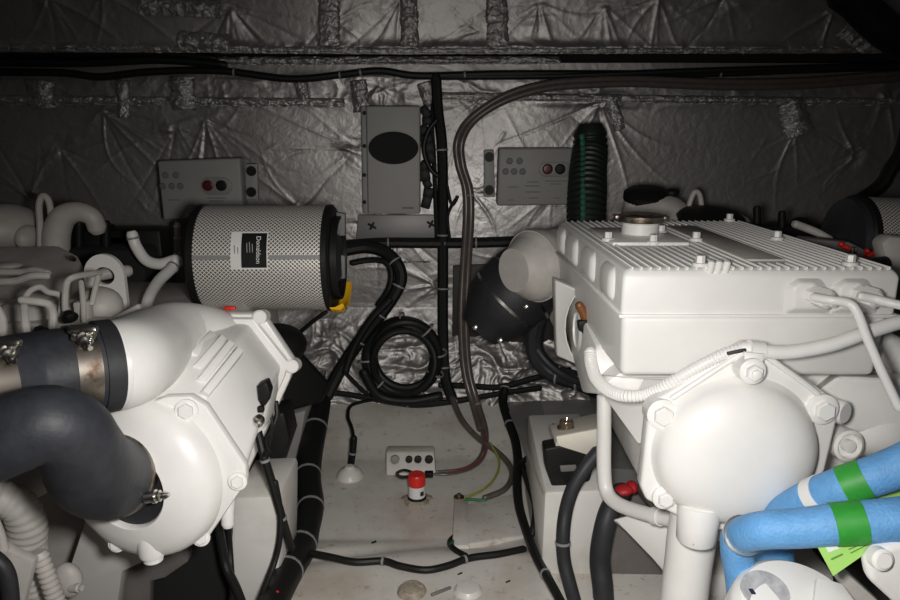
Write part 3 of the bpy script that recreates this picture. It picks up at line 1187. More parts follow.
# metal collar and yellow ring on the engine side of the right end
cE = FC + FX * (H1 + 0.026)
b = B()
lathe(b, cE, FX, [(RF * 0.80, -0.02), (RF * 0.80, 0.008), (RF * 0.74, 0.008), (RF * 0.74, -0.02)], seg=56, closed=True)
obj('clamp_collar', b, BLACKPL, AF)
b = B()
c0 = FC + FX * (H1 + 0.012)
dz = Vector((0, 0, -1))
lathe(b, c0, FX, [(RF * 1.025, -0.004), (RF * 1.06, 0.000), (RF * 1.07, 0.026), (RF * 1.0, 0.034), (RF * 0.94, 0.030), (RF * 1.02, 0.010)], seg=30, closed=True, hint=(0, 0, -1), arc=(-0.62, 0.85))
obj('yellow_wing', b, YELLOW, AF)
for y0, y1 in [(212, 236), (254, 279)]:
    b = B()
    prism(b, [(336, y0), (345, y0 + 2), (345, y1), (337, y1)], 0.02, 0.003, Y=1.86)
    obj('collar_plate', b, GREYDK, AF)
# intake duct behind it
b = B()
lathe(b, cE, FX, [(RF * 0.45, -0.02), (RF * 0.45, 0.0), (RF * 0.4, 0.004)], seg=32)
obj('outlet_spigot', b, RUBBER, AF)

wh = [(132, 234, 1.95), (136, 246, 1.95), (146, 260, 1.94), (160, 264, 1.93), (176, 260, 1.92), (172, 268, 1.9), (158, 282, 1.82), (148, 300, 1.72), (146, 318, 1.66)]
cable('vent_hose', 'pale bent vent hose hooked beside the left end of the air filter', 'hose', wh, 5.6, WHITE, tie=(0.05, 0.62), seg=14)
b = B()
box(b, P(125, 300, 2.15), (0.24, 0.2, 0.36), bev=0.02)
box(b, P(120, 243, 2.2), (0.14, 0.1, 0.07), bev=0.01)
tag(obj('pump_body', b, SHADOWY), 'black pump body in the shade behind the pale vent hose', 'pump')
# clear sight tube below the control box
b = tube(B(), [(177, 224, 2.2), (177, 238, 2.2), (177, 254, 2.2)], 3)
st = tag(obj('sight_tube', b, GREYDK), 'small upright sight tube between control box and air filter', 'tube')
for y in (226, 238, 253):
    b = B()
    lathe(b, P(177, y, 2.2), (0, 0, 1), [(0.012, -0.003), (0.012, 0.003)], seg=14)
    obj('tube_collar', b, TIE, st)
# ------------------------------------------------------------------ right engine
RE = thing('marine_engine', 'white marine engine at the right with finned tank, filler cap and domed end cover', 'engine', (0.6, 1.6, 0.0))
X0, X1, YA, YB = 0.292, 0.792, 1.232, 1.885
ZB, ZM, ZT = 0.642, 0.763, 0.850


def skew(bm):
    for v in bm.verts:
        v.co.x += 0.020 * min(1.1, max(0.0, (YB - v.co.y) / (YB - YA)))
    return bm



def rbox(x0, x1, y0, y1, z0, z1, inset=0.0):
    lo = [(x0 + inset, y0 + inset, z0), (x1 - inset, y0 + inset, z0), (x1 - inset, y1 - inset, z0), (x0 + inset, y1 - inset, z0)]
    hi = [(x0, y0, z1), (x1, y0, z1), (x1, y1, z1), (x0, y1, z1)]
    return lo, hi


b = B()
loft(b, rbox(X0 + 0.004, X1 - 0.008, YA + 0.004, YB, ZB, ZM, 0.006), 0.012, 3)
obj('coolant_tank', skew(b), WHITE, RE)
b = B()
loft(b, [rbox(X0, X1, YA, YB, ZM + 0.002, ZM, 0)[1], rbox(X0, X1, YA, YB, 0, ZT - 0.01)[1],
         [(X0 + 0.012, YA + 0.012, ZT), (X1 - 0.012, YA + 0.012, ZT), (X1 - 0.012, YB - 0.012, ZT), (X0 + 0.012, YB - 0.012, ZT)]], 0.009, 3)
for k, (y, w) in enumerate([(1.33, .10), (1.50, .12), (1.68, .13), (1.82, .10)]):
    box(b, (X0 + 0.024, y, ZM + 0.044), (0.07, w, 0.074), bev=0.024, seg=5)
obj('tank_lid', skew(b), WHITE, RE)
lid = list(RE.children)[-1]
b = B()
box(b, ((X0 + X1) / 2, (YA + YB) / 2, ZM), (X1 - X0 + 0.010, YB - YA + 0.010, 0.007), bev=0.002)
obj('lid_rim', skew(b), WHITE, RE)
b = B()
nf = 29
for k in range(nf):
    x = X0 + 0.018 + (X1 - X0 - 0.036) * k / (nf - 1)
    f = k / (nf - 1)
    segs = [(YA + 0.006, YB - 0.008)]
    if 0.50 < f < 0.66:
        segs = [(YA + 0.006, 1.285), (1.80, YB - 0.008)]
    if 0.10 < f < 0.40:
        segs = [(YA + 0.006, 1.47), (1.72, YB - 0.008)]
    for a, c in segs:
        box(b, (x, (a + c) / 2, ZT + 0.0), (0.0046, c - a, 0.006), bev=0.0015, seg=1)
obj('cooling_fins', skew(b), WHITE, lid)
b = B()
box(b, (X0 + (X1 - X0) * 0.58, 1.54, ZT + 0.001), (0.076, 0.46, 0.005), bev=0.001)
obj('name_plate', skew(b), WHITE2, lid)
b = B()
box(b, (X0 + (X1 - X0) * 0.255, 1.60, ZT + 0.002), (0.165, 0.225, 0.010), bev=0.003)
ff = obj('filler_flange', skew(b), WHITE, lid)
FN = Vector((X0 + 0.150, 1.62, ZT))
b = B()
lathe(b, FN, (0, 0, 1), [(0.042, 0), (0.042, 0.03), (0.046, 0.032), (0.046, 0.036)], seg=40)
obj('filler_neck', b, WHITE, ff)
b = B()
lathe(b, FN + Vector((0, 0, 0.034)), (0, 0, 1), [(0.051, 0), (0.053, 0.004), (0.053, 0.014), (0.046, 0.017), (0.030, 0.015), (0.026, 0.018), (0.0, 0.018)], seg=40)
box(b, FN + Vector((-0.052, 0.01, 0.044)), (0.016, 0.03, 0.010), bev=0.003)
box(b, FN + Vector((0.052, -0.01, 0.044)), (0.016, 0.03, 0.010), bev=0.003)
obj('filler_cap', b, RUSTY, ff)
for (x, y) in [(608, 239), (653, 242), (661, 232), (696, 239), (777, 238), (720, 216.5), (702, 265), (850, 263)]:
    d = ray(x, y)
    p = CAM + d * ((ZT + 0.006 - CAM.z) / d.z)
    p.y = min(max(p.y, YA + 0.018), YB - 0.02)
    b = B()
    lathe(b, p, (0, 0, 1), [(0.014, -0.004), (0.014, 0.002), (0.012, 0.003)], seg=20)
    hexbolt(b, p, (0, 0, 1), 0.0085, 0.016, False)
    obj('tank_bolt', b, WHITE, lid)
b = B()
for dx in (-0.014, 0.0, 0.014):
    lathe(b, (P(708, 270, YA).x + dx, YA + 0.004, ZT + 0.004), (0, -0.3, 1), [(0.0065, -0.012), (0.0065, 0.008), (0.004, 0.011)], seg=12)
obj('front_studs', skew(b), WHITE, lid)

# unions on the lid's front and the rigid pipes from them
for (x, y) in [(806, 292), (852, 291)]:
    c = P(x, y, YA)
    b = B()
    loft(b, [[P(x - 26, 315, YA + .004), P(x - 22, 285, YA + .004), P(x - 10, 277, YA + .004), P(x + 16, 277, YA + .004), P(x + 26, 290, YA + .004), P(x + 28, 315, YA + .004)],
             [P(x - 12, 309, YA - .016), P(x - 12, 288, YA - .016), P(x - 5, 283, YA - .016), P(x + 8, 283, YA - .016), P(x + 14, 292, YA - .016), P(x + 14, 309, YA - .016)]], 0.005, 3)
    ub = obj('union_boss', b, WHITE, lid)
    b = B()
    lathe(b, c + Vector((0.0, -0.01, 0.0)), (0.45, -1, -0.1), [(0.015, 0), (0.015, 0.016), (0.0185, 0.017), (0.0185, 0.042), (0.012, 0.045), (0.009, 0.056)], seg=6)
    obj('union_nut', b, WHITE, ub)
b = B()
box(b, P(816, 309, YA - 0.002), (0.022, 0.006, 0.012), bev=0.002)
obj('rating_plate', b, OFFWHITE, lid)
b = tube(B(), [(814, 297, 1.175), (830, 300, 1.15), (848, 303, 1.14), (857, 312, 1.13), (868, 340, 1.12), (882, 372, 1.11), (899, 408, 1.10)], 4.6, seg=14)
obj('rigid_pipe', b, WHITE, RE)
b = tube(B(), [(860, 296, 1.175), (875, 299, 1.17), (895, 304, 1.15), (930, 311, 1.13), (1000, 326, 1.11), (1060, 345, 1.1)], 4.6, seg=14)
obj('rigid_pipe', b, WHITE, RE)

# engine body under and behind the tank
b = B()
prism(b, [(598, 388), (622, 402), (646, 420), (650, 500), (665, 520), (720, 545), (960, 560), (960, 376), (840, 372), (620, 372)], 0.50, 0.014, Y=1.33)
prism_w(b, [(X0 + 0.012, 1.40, ZB + 0.01), (X0 + 0.012, 1.86, ZB + 0.06), (X0 + 0.012, 1.86, 0.60), (X0 + 0.012, 1.52, 0.50), (X0 + 0.012, 1.36, 0.56)], (0.3, 0, 0), 0.01)
loft(b, [[P(585, 372, 1.42), P(622, 377, 1.26), P(700, 378, 1.26), P(700, 440, 1.30), P(640, 440, 1.30), P(606, 398, 1.40)],
         [P(585, 372, 1.6), P(622, 377, 1.6), P(700, 378, 1.6), P(700, 440, 1.6), P(640, 440, 1.6), P(606, 398, 1.6)]], 0.008)
box(b, (0.75, 1.62, 0.04), (0.3, 0.4, 0.1), bev=0.02)
obj('engine_block', b, WHITE, RE)
# side plate with round cut-out where the sensor sits
b = B()
cs = P(588, 328, 1.60)
pts = [P(555, 280, 1.70), P(556, 330, 1.70), P(557, 356, 1.70), P(575, 364, 1.68), P(590, 366, 1.66)]
arc_ = []
for k in range(9):
    a = -2.0 - 2.2 * k / 8
    arc_.append(P(596 + 30 * math.cos(a), 328 - 42 * math.sin(a), 1.66))
prism_w(b, pts + arc_[:], (0.0, 0.05, 0), 0.004)
obj('side_plate', b, WHITE, RE)
b = B()
lathe(b, P(580, 330, 1.60), (-1, 0, 0), [(0.050, -0.01), (0.050, 0.006), (0.042, 0.010), (0.040, 0.002), (0.0, 0.002)], seg=36)
rs = obj('sensor_recess', b, WHITE, RE)
b = B()
tube(b, [(579, 305, 1.545), (583, 312, 1.545), (586, 320, 1.545)], 4.5, seg=10, round_end=True)
obj('sensor', b, AMBER, rs)
b = B()
prism(b, [(578, 322), (588, 320), (590, 326), (592, 338), (584, 339), (583, 333), (579, 331)], 0.02, 0.003, Y=1.53)
obj('sensor_plug', b, BLACKPL, rs)
b = B()
prism(b, [(586, 338), (593, 340), (592, 347), (587, 346)], 0.01, 0.002, Y=1.53)
obj('plug_latch', b, CREAM, rs)
b = tube(B(), [(589, 346, 1.50), (590, 350, 1.44), (590, 356, 1.40), (591, 363, 1.37)], 2.2, seg=8)
obj('sensor_lead', b, PAPER, rs)

# small castings at the right edge under the tank
b = B()
loft(b, [[P(812, 394, 1.24), P(838, 376, 1.24), P(900, 378, 1.24), P(960, 380, 1.24), P(960, 440, 1.24), P(812, 430, 1.24)],
         [P(805, 394, 1.36), P(830, 372, 1.36), P(900, 372, 1.36), P(960, 372, 1.36), P(960, 445, 1.36), P(805, 440, 1.36)]], 0.012, 3)
blob(b, P(870, 425, 1.30), (0.10, 0.07, 0.06))
box(b, P(848, 379, 1.27), (0.03, 0.03, 0.012), bev=0.004)
obj('manifold', b, WHITE, RE)
b = B()
lathe(b, P(838, 411, 1.18), (0.6, -1, 0.05), [(0.022, -0.04), (0.022, 0.01), (0.018, 0.014)], seg=26)
obj('manifold_boss', b, WHITE, RE)
b = B()
lathe(b, P(849, 446, 1.20), (0.1, -1, 0.1), [(0.030, -0.03), (0.030, 0.0), (0.024, 0.003), (0.022, -0.008), (0.012, -0.010), (0.012, 0.004), (0, 0.006)], seg=30)
obj('core_plug', b, WHITE, RE)
b = B()
tube(b, [(880, 345, 1.35), (905, 360, 1.34), (930, 385, 1.33)], 16, seg=20)
obj('side_pipe', b, WHITE, RE)

# domed end cover
DC = P(734, 452, 1.15)
RD = M(82, DC)
fl = [(660, 398), (738, 350), (748, 344), (760, 346), (770, 355), (826, 393), (838, 404), (838, 420), (826, 470), (800, 520), (726, 532), (690, 524), (676, 516), (646, 500), (641, 486), (648, 420), (650, 405)]
b = B()
prism(b, fl, 0.035, 0.007, 3, Y=1.155)
obj('cover_flange', b, WHITE, RE)
b = B()
prof = [(RD * 1.03, -0.004), (RD * 0.985, 0.010)]
for k in range(1, 15):
    a = k / 14 * PI / 2
    prof.append((RD * (0.97 * math.cos(a) ** 0.75 if k < 14 else 0.0), 0.010 + 0.060 * math.sin(a)))
lathe(b, DC + Vector((0, 0.006, 0)), (-0.02, -1, -0.02), prof, seg=72)
for v in b.verts:
    v.co.z = DC.z + (v.co.z - DC.z) * 0.95
dm = obj('end_cover', b, WHITE, RE, sharp=1.0)
for (x, y, r) in [(662, 414, 13), (752, 371, 11), (822, 409, 13), (664, 497, 10)]:
    c = P(x, y, 1.15 if y > 390 else 1.122)
    b = B()
    lathe(b, c, (0, -1, 0.05), [(M(r * 1.2, c), -0.03), (M(r * 1.2, c), 0.004), (M(r * 1.02, c), 0.006)], seg=28)
    hexbolt(b, c + Vector((0, -0.004, 0)), (0, -1, 0.05), M(r * 0.78, c), 0.013, False)
    if y < 400:
        lathe(b, c + Vector((0, -0.016, 0)), (0, -1, 0.05), [(M(5, c), 0), (M(5, c), 0.006), (M(3, c), 0.008)], seg=16)
    obj('cover_bolt', b, WHITE, RE)
# ribs that run from the lugs to the dome
b = B()
for q in ([(672, 398), (737, 356), (745, 352)], [(766, 356), (800, 380), (818, 394)]):
    tube(b, [(x, y, 1.15) for x, y in q], 3.0, seg=8)
obj('cover_rib', b, WHITE, RE)
b = B()
c = P(697, 528, 1.135)
lathe(b, c, (0, 0, 1), [(M(18, c), -0.024), (M(19.5, c), -0.020), (M(20, c), 0.01), (M(21, c), 0.035), (M(19, c), 0.05)], seg=32)
db = obj('drain_boss', b, WHITE, dm)
b = B()
lathe(b, P(701, 542, 1.13), (0, 0, 1), [(0.009, -0.008), (0.009, 0.006)], seg=6)
obj('drain_plug', b, WHITE, db)
b = B()
box(b, P(694, 544, 1.105), (0.005, 0.004, 0.004), bev=0.001)
obj('paint_mark', b, RED, db)
b = tube(B(), [(697, 505, 1.20, 24), (692, 535, 1.20, 24), (688, 565, 1.20, 23), (684, 600, 1.20, 23), (682, 650, 1.2, 23)], 23, seg=32)
obj('down_pipe', b, WHITE, RE)

# white drain pipe looping along the inboard side
dp = [(604, 396, 1.5), (604, 430, 1.48), (604, 470, 1.46), (607, 492, 1.44), (618, 504, 1.40), (640, 512, 1.34), (668, 519, 1.27), (682, 524, 1.23)]
b = tube(B(), dp, 7.2, seg=18, n=8)
DP = tag(obj('drain_pipe', b, WHITE), 'slim white pipe running down and hooking under the domed end cover', 'pipe')
b = B()
ring_on(b, dp, 0.80, 8.2, 0.02, 0.0015, 20)
obj('pipe_collar', b, WHITE, DP)

# corrugated conduit clipped above the dome
cdp = [(590, 352, 1.40), (591, 363, 1.38), (596, 378, 1.33), (608, 390, 1.27), (626, 396, 1.22), (648, 394, 1.20), (672, 382, 1.175), (700, 366, 1.165), (725, 354, 1.16), (744, 348, 1.155)]
b = tube(B(), cdp, 6.0, seg=16, n=14, rib=(0.0062, 0.0007))
CDT = tag(obj('corrugated_conduit', b, WHITE), 'white corrugated cable conduit sweeping across below the tank to a clip', 'conduit')
b = tube(B(), [(744, 348, 1.155), (758, 351, 1.15), (790, 352, 1.15), (830, 345, 1.15), (865, 333, 1.16), (900, 322, 1.17), (940, 312, 1.18), (1020, 300, 1.22), (1100, 296, 1.28)], 7.2, seg=18, n=10)
obj('smooth_conduit', b, WHITE, CDT)
b = B()
c = P(754, 352, 1.135)
ring_on(b, [(735, 350, 1.155), (750, 350, 1.15), (760, 351, 1.15), (772, 352, 1.15)], 0.5, 8.2, 0.026, 0.003, 24)
prism(b, [(744, 352), (765, 354), (762, 372), (746, 372)], 0.006, 0.002, Y=1.128)
obj('conduit_clip', b, WHITE, CDT)
b = tube(B(), [(728, 353.5, 1.148), (737, 351.5, 1.144), (745, 350, 1.142)], 2.0, seg=8)
obj('black_wire', b, INK, CDT)

# ------------------------------------------------------------------ blue hoses, tag, filter tops at lower right
ha = [(1150, 505, 0.88, 23), (1050, 510, 0.89, 23), (960, 516, 0.90, 23), (920, 518, 0.905, 22.5), (880, 521, 0.915, 21.5), (840, 524, 0.925, 20.5), (800, 528, 0.94, 19.5), (765, 530, 0.955, 18.5), (746, 534, 0.985, 17.5), (739, 540, 1.03, 16.5)]
b = tube(B(), ha, 20, seg=32, n=10)
tube(b, [(738, 536, 1.02, 16.5), (737, 550, 1.02, 16), (740, 570, 1.02, 15.5), (743, 595, 1.02, 15.5), (746, 640, 1.02, 15.5)], 16, seg=28, n=8)
HA = tag(obj('blue_hose', b, BLUE), 'nearer bright blue hose with a green band, curving down beside the white dome', 'hose', 'blue hoses with green bands')
b = B()
ring_on(b, ha, 0.541, 20.8, 0.042, 0.0012, 36)
obj('green_band', b, GREEN, HA)
b = B()
ring_on(b, ha, 0.922, 17.2, 0.006, 0.004, 28)
obj('hose_clamp', b, STEEL, HA)
hb = [(1120, 378, 0.97, 21), (1040, 406, 0.975, 21), (960, 438, 0.98, 21), (925, 455, 0.985, 21), (890, 470, 0.99, 20), (855, 482, 1.0, 19), (828, 491, 1.02, 18), (805, 501, 1.05, 17.5), (785, 515, 1.07, 17.5), (776, 535, 1.08, 18), (774, 560, 1.08, 18.5), (770, 590, 1.08, 19), (766, 630, 1.08, 19)]
b = tube(B(), hb, 19, seg=32, n=10)
HB = tag(obj('blue_hose', b, BLUE), 'farther bright blue hose with white printed sleeve, behind and above the nearer one', 'hose', 'blue hoses with green bands')
b = B()
ring_on(b, hb, 0.421, 19.3, 0.036, 0.0012, 36)
obj('green_band', b, GREEN, HB)
b = B()
ring_on(b, hb, 0.538, 18.2, 0.022, 0.0014, 36)
ws = obj('white_sleeve', b, PAPER, HB)
for k in range(3):
    b = B()
    box(b, P(814 + k * 3, 499 - k, 1.018), (0.0016, 0.001, 0.012), Matrix.Rotation(0.3, 3, 'Y'))
    obj('printed_line', b, GREYDK, ws)

b = B()
t0 = [P(812, 538, 0.93), P(868, 530, 0.93), P(876, 547, 0.905), P(833, 577, 0.88)]
prism_w(b, t0, (0.002, 0.004, 0.003), 0.0008, 1)
TG = tag(obj('hanging_tag', b, LIME), 'lime green printed card tag hanging under the blue hose', 'tag')
b = B()


def on_tag(u, v, off=-0.0012):
    p = t0[0].lerp(t0[1], u).lerp(t0[3].lerp(t0[2], u), v)
    n = (t0[1] - t0[0]).cross(t0[3] - t0[0]).normalized()
    if n.y > 0:
        n = -n
    return p + n * abs(off)


def tag_patch(name, u0, u1, v0, v1, m):
    b = B()
    prism_w(b, [on_tag(u0, v0), on_tag(u1, v0), on_tag(u1, v1), on_tag(u0, v1)], (0.0003, 0.0006, 0.0004))
    return obj(name, b, m, TG)


tag_patch('tag_sticker', 0.14, 0.42, 0.16, 0.45, PAPER)
tag_patch('printed_line', 0.2, 0.34, 0.24, 0.36, GREYDK)
DKG = mat('dark_green_print', (0.10, 0.26, 0.05), 0.6)
for k in range(5):
    tag_patch('printed_line', 0.50, 0.92 - 0.06 * (k % 2), 0.18 + 0.13 * k, 0.21 + 0.13 * k, DKG)
tag_patch('printed_line', 0.12, 0.36, 0.62, 0.66, DKG)
b = B()
prism(b, [(868, 497), (905, 487), (940, 480), (940, 500), (900, 500), (870, 505)], 0.004, 0.001, 1, Y=1.0)
tag(obj('hanging_tag', b, LIME), 'second green card edge squeezed between the two blue hoses', 'tag')

# filter top: white lid with straps
FL = thing('fuel_filter_lid', 'white round filter lid with printed label at the bottom edge near blue hoses', 'filter', P(800, 610, 0.95))
FLc = P(798, 620, 0.93)
fx_ = Vector((0.05, -0.35, 0.93)).normalized()
b = B()
rr = M(66, FLc)
lathe(b, FLc, fx_, [(rr * 1.02, -0.10), (rr * 1.0, 0.0), (rr * 0.97, 0.012), (rr * 0.88, 0.022), (rr * 0.6, 0.028), (0, 0.03)], seg=56)
obj('lid', b, WHITE, FL)
b = B()
c = FLc + fx_ * 0.031
u_ = Vector((0.97, 0.1, 0.0)).normalized()
v_ = fx_.cross(u_).normalized()
prism_w(b, [c + u_ * -0.045 + v_ * -0.08, c + u_ * 0.085 + v_ * -0.08, c + u_ * 0.075 + v_ * 0.03, c + u_ * 0.04 + v_ * 0.045], fx_ * 0.012, 0.004)
obj('lid_strap', b, WHITE, FL)
b = B()
c = FLc + fx_ * 0.026 + u_ * -0.045 + v_ * 0.035
lathe(b, c, fx_ + u_ * -0.1, [(0.036, -0.004), (0.036, 0.002)], seg=32)
sm = obj('lid_label', b, mat('grey_label', (0.42, 0.42, 0.43), 0.45, var=0.3, vscale=60), FL)
b = B()
box(b, c + u_ * -0.022 + fx_ * 0.003, (0.007, 0.012, 0.002), bev=0.0008)
obj('label_logo', b, mat('navy_print', (0.02, 0.02, 0.06), 0.5), sm)
for q in ((0.02, 0.03), (0.05, 0.0), (-0.01, 0.015)):
    b = B()
    lathe(b, FLc + fx_ * 0.044 + u_ * q[0] + v_ * (q[1] - 0.03), fx_, [(0.0022, 0), (0.0022, 0.001)], seg=10)
    obj('lid_screw', b, INK, FL)

b = B()
lug = [(862, 560), (872, 548), (890, 542), (930, 538), (960, 560), (960, 660), (915, 640), (890, 600), (866, 578)]
lug = [(x + 5, y + 4) for x, y in lug]
prism(b, lug, 0.025, 0.010, 4, Y=0.88)
LUG = tag(obj('mounting_lug', b, WHITE), 'white cast lug with a round bolt head at the lower right corner', 'bracket')
b = B()
c = P(881, 559, 0.875)
lathe(b, c, (0, -1, 0.25), [(M(11, c), -0.01), (M(11, c), 0.004), (M(8, c), 0.006), (M(7.5, c), 0.009), (0, 0.009)], seg=30)
obj('lug_bolt', b, WHITE, LUG)
b = B()
prism(b, [(835, 575), (846, 572), (880, 602), (900, 640), (880, 640), (858, 610)], 0.03, 0.004, Y=0.96)
tag(obj('grey_bracket', b, WHITE2), 'slim grey bracket arm between round filter lid and corner lug', 'bracket')

# ------------------------------------------------------------------ behind the right engine
ie = [(640, 258, 2.12, 31), (600, 256, 2.08, 31), (572, 258, 2.04, 31), (550, 262, 2.0, 33), (538, 265, 1.97, 36), (531, 267, 1.952, 35), (526, 268, 1.94, 31)]
b = tube(B(), ie, 34, seg=40, n=10, round_end=True)
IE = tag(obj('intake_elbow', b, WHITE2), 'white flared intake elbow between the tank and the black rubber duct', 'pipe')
b = B()
ca = P(536, 263, 2.02)
ax_ = (P(500, 300, 2.02) - P(560, 240, 2.05)).normalized()
ax_ = (ax_ + Vector((0, -0.15, 0))).normalized()
b = B()
ring_on(b, ie, 0.76, 36.5, 0.012, 0.002, 44)
obj('elbow_rim', b, WHITE2, IE)
rd = [(542, 272, 2.17, 39), (526, 283, 2.15, 41), (512, 295, 2.14, 40), (500, 307, 2.14, 37), (491, 317, 2.14, 31)]
b = tube(B(), rd, 42, seg=40, n=10)
RDU = tag(obj('rubber_duct', b, RUBBER), 'black rubber air duct with steel band clamps below the white intake elbow', 'duct')
for at in (0.10, 0.36, 0.62):
    b = B()
    ring_on(b, rd, at, 42, 0.009, 0.0025, 44)
    obj('band_clamp', b, STEEL if at > .2 else RUBBER, RDU)
for (x, y) in [(475, 327), (500, 340), (526, 306)]:
    b = B()
    lathe(b, P(x, y, 2.02), (-0.3, -1, 0.4), [(0.009, -0.014), (0.009, 0.006), (0.005, 0.008)], seg=12)
    obj('clamp_screw', b, STEEL, RDU)
b = B()
blob(b, P(549, 268, 1.925), (M(5, P(549, 268, 1.99)), 0.02, M(20, P(549, 268, 1.99))))
obj('rubber_seal', b, BLACKPL, IE)

gh = [(591, 120, 2.36), (590, 140, 2.33), (588, 165, 2.28), (586, 195, 2.22), (584, 225, 2.16)]
gh = [(590, 134, 2.34, 16), (590, 150, 2.33, 17), (588, 170, 2.28, 18), (587, 195, 2.22, 19), (586, 225, 2.17, 19), (586, 250, 2.14, 19)]
b = tube(B(), gh, 18, seg=28, n=12, rib=(0.02, 0.0022))
GH = tag(obj('ribbed_hose', b, GREENBLK), 'dark ribbed hose with a green stripe rising behind the white tank', 'hose')
b = tube(B(), [(582, 136, 2.285), (583, 150, 2.27), (583, 170, 2.22), (583, 195, 2.16), (583, 222, 2.11)], 2.6, seg=8, rib=(0.02, 0.0014))
obj('green_stripe', b, GREENSTR, GH)

b = B()
blob(b, P(655, 216, 2.12), (M(34, P(655, 216, 2.12)), 0.1, M(24, P(655, 216, 2.12))))
blob(b, P(708, 226, 2.1), (0.13, 0.1, 0.055))
lathe(b, P(645, 205, 2.12), (0, -0.1, 1), [(M(20, P(645, 205, 2.12)), -0.06), (M(21, P(645, 205, 2.12)), 0.012)], seg=32)
box(b, (0.56, 2.15, 0.64), (0.5, 0.2, 0.3), bev=0.03)
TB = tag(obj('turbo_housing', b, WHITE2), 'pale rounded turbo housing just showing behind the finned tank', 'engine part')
b = B()
lathe(b, P(648, 195, 2.12), (0, -0.25, 1), [(M(24, P(648, 195, 2.12)), -0.014), (M(24, P(648, 195, 2.12)), 0.004), (M(20, P(648, 195, 2.12)), 0.012), (0, 0.016)], seg=36)
blob(b, P(672, 193, 2.1), (0.022, 0.02, 0.014))
obj('black_cap', b, BLACKPL, TB)
b = B()
lathe(b, P(710, 219, 2.0), (0.0, -0.20, 1), [(M(31, P(710, 214, 2)), -0.006), (M(33, P(710, 214, 2)), 0.006), (M(30, P(710, 214, 2)), 0.014), (M(20, P(710, 214, 2)), 0.018)], seg=40)
obj('black_gasket', b, BLACKPL, TB)
b = tube(B(), [(688, 214, 2.12), (690, 202, 2.12), (695, 192, 2.12), (700, 196, 2.12), (702, 212, 2.12)], 2.6, seg=10)
obj('breather_pipe', b, WHITE2, TB)
b = B()
for (x, y0, y1, Y) in [(757, 208, 240, 2.02), (782, 213, 246, 1.98)]:
    tube(b, [(x, y0, Y), (x, (y0 + y1) / 2, Y), (x, y1, Y)], 3.8)
box(b, P(785, 232, 2.02), (0.2, 0.1, 0.05), bev=0.01)
box(b, P(770, 262, 2.05), (0.3, 0.12, 0.10), bev=0.01)
blob(b, P(800, 224, 2.0), (0.03, 0.03, 0.02))
tag(obj('stud_bracket', b, BLACKPL), 'black bracket with two upright studs behind the finned tank', 'bracket')

FR = P(905, 242, 1.80)
rfx = Vector((0.93, 0.02, -0.04)).normalized()
rR = M(43, FR)
AR = air_filter('second mesh air filter with black end, half out of frame behind the finned tank', FR, rfx, rR, -M(52, FR), M(70, FR), 'mesh air filters')
b = B()
lathe(b, FR - rfx * (M(52, FR) + 0.03), -rfx, [(rR * 0.99, -0.02), (rR * 0.94, 0.004), (rR * 0.55, 0.010), (0, 0.012)], seg=44)
obj('rubber_end', b, RUBBER, AR)
b = tube(B(), [(795, 224, 1.84), (806, 228, 1.84), (818, 233, 1.83), (830, 240, 1.82)], 4, seg=12)
tag(obj('white_hose', b, WHITE2), 'short white hose by the black end of the half-hidden air filter', 'hose')
b = B()
prism(b, [(806, 238), (850, 242), (890, 262), (888, 274), (862, 266), (800, 246)], 0.05, 0.006, Y=1.66)
CB = tag(obj('clip_bracket', b, GREYDK), 'dark bracket with two red clips beside the tank lid', 'bracket')
for x, y in [(845, 247), (871, 254)]:
    b = B()
    box(b, P(x, y, 1.645), (0.026, 0.014, 0.010), Matrix.Rotation(0.5 if x < 860 else -0.35, 3, 'Y'), 0.003)
    blob(b, P(x - 4, y - 3, 1.64), (0.007, 0.008, 0.006))
    obj('red_clip', b, RED, CB)
b = B()
box(b, P(853, 251, 1.63), (0.012, 0.012, 0.02), bev=0.003)
obj('steel_pin', b, STEEL, CB)
b = B()
lathe(b, P(884, 266, 1.55), (0.3, -1, 0.2), [(0.02, -0.02), (0.022, 0), (0.016, 0.002), (0.014, -0.01)], seg=24)
obj('black_bush', b, RUBBER, CB)
b = B()
prism(b, [(882, 244), (890, 236), (920, 238), (920, 285), (894, 280), (886, 262)], 0.05, 0.01, Y=1.58)
tag(obj('white_casting', b, WHITE2), 'white casting at the right edge beside the red clips', 'engine part')

# red shut-off and foil below the drain pipe
b = B()
blob(b, P(624, 490, 1.48), (0.024, 0.02, 0.012), Matrix.Rotation(-0.2, 3, 'Y'))
blob(b, P(632, 487, 1.49), (0.014, 0.02, 0.014))
tag(obj('red_valve_handle', b, DKRED), 'small red valve handle tucked behind the white drain pipe', 'valve')
b = B()
prism(b, [(614, 496), (640, 496), (660, 520), (620, 560), (606, 520)], 0.03, 0.01, Y=1.56)
tag(obj('rubber_mat', b, BROWNBD), 'dark brown sheet lying below the red valve handle', 'sheet')
b = B()
loft(b, [[P(612, 520, 1.42), P(640, 512, 1.38), P(690, 530, 1.30), P(700, 600, 1.3), P(668, 578, 1.34), P(640, 540, 1.40)],
         [P(612, 520, 1.46), P(640, 512, 1.46), P(690, 530, 1.4), P(700, 600, 1.4), P(668, 578, 1.40), P(640, 540, 1.44)]], 0.006)
obj('engine_foot', b, WHITE, RE)
def fl(px, py, up=0.0):
    """pixel + depth of a floor point, lifted"""
    p = F(px, py)
    return (px, py, p.y - up)


# ------------------------------------------------------------------ control boxes on the bulkhead


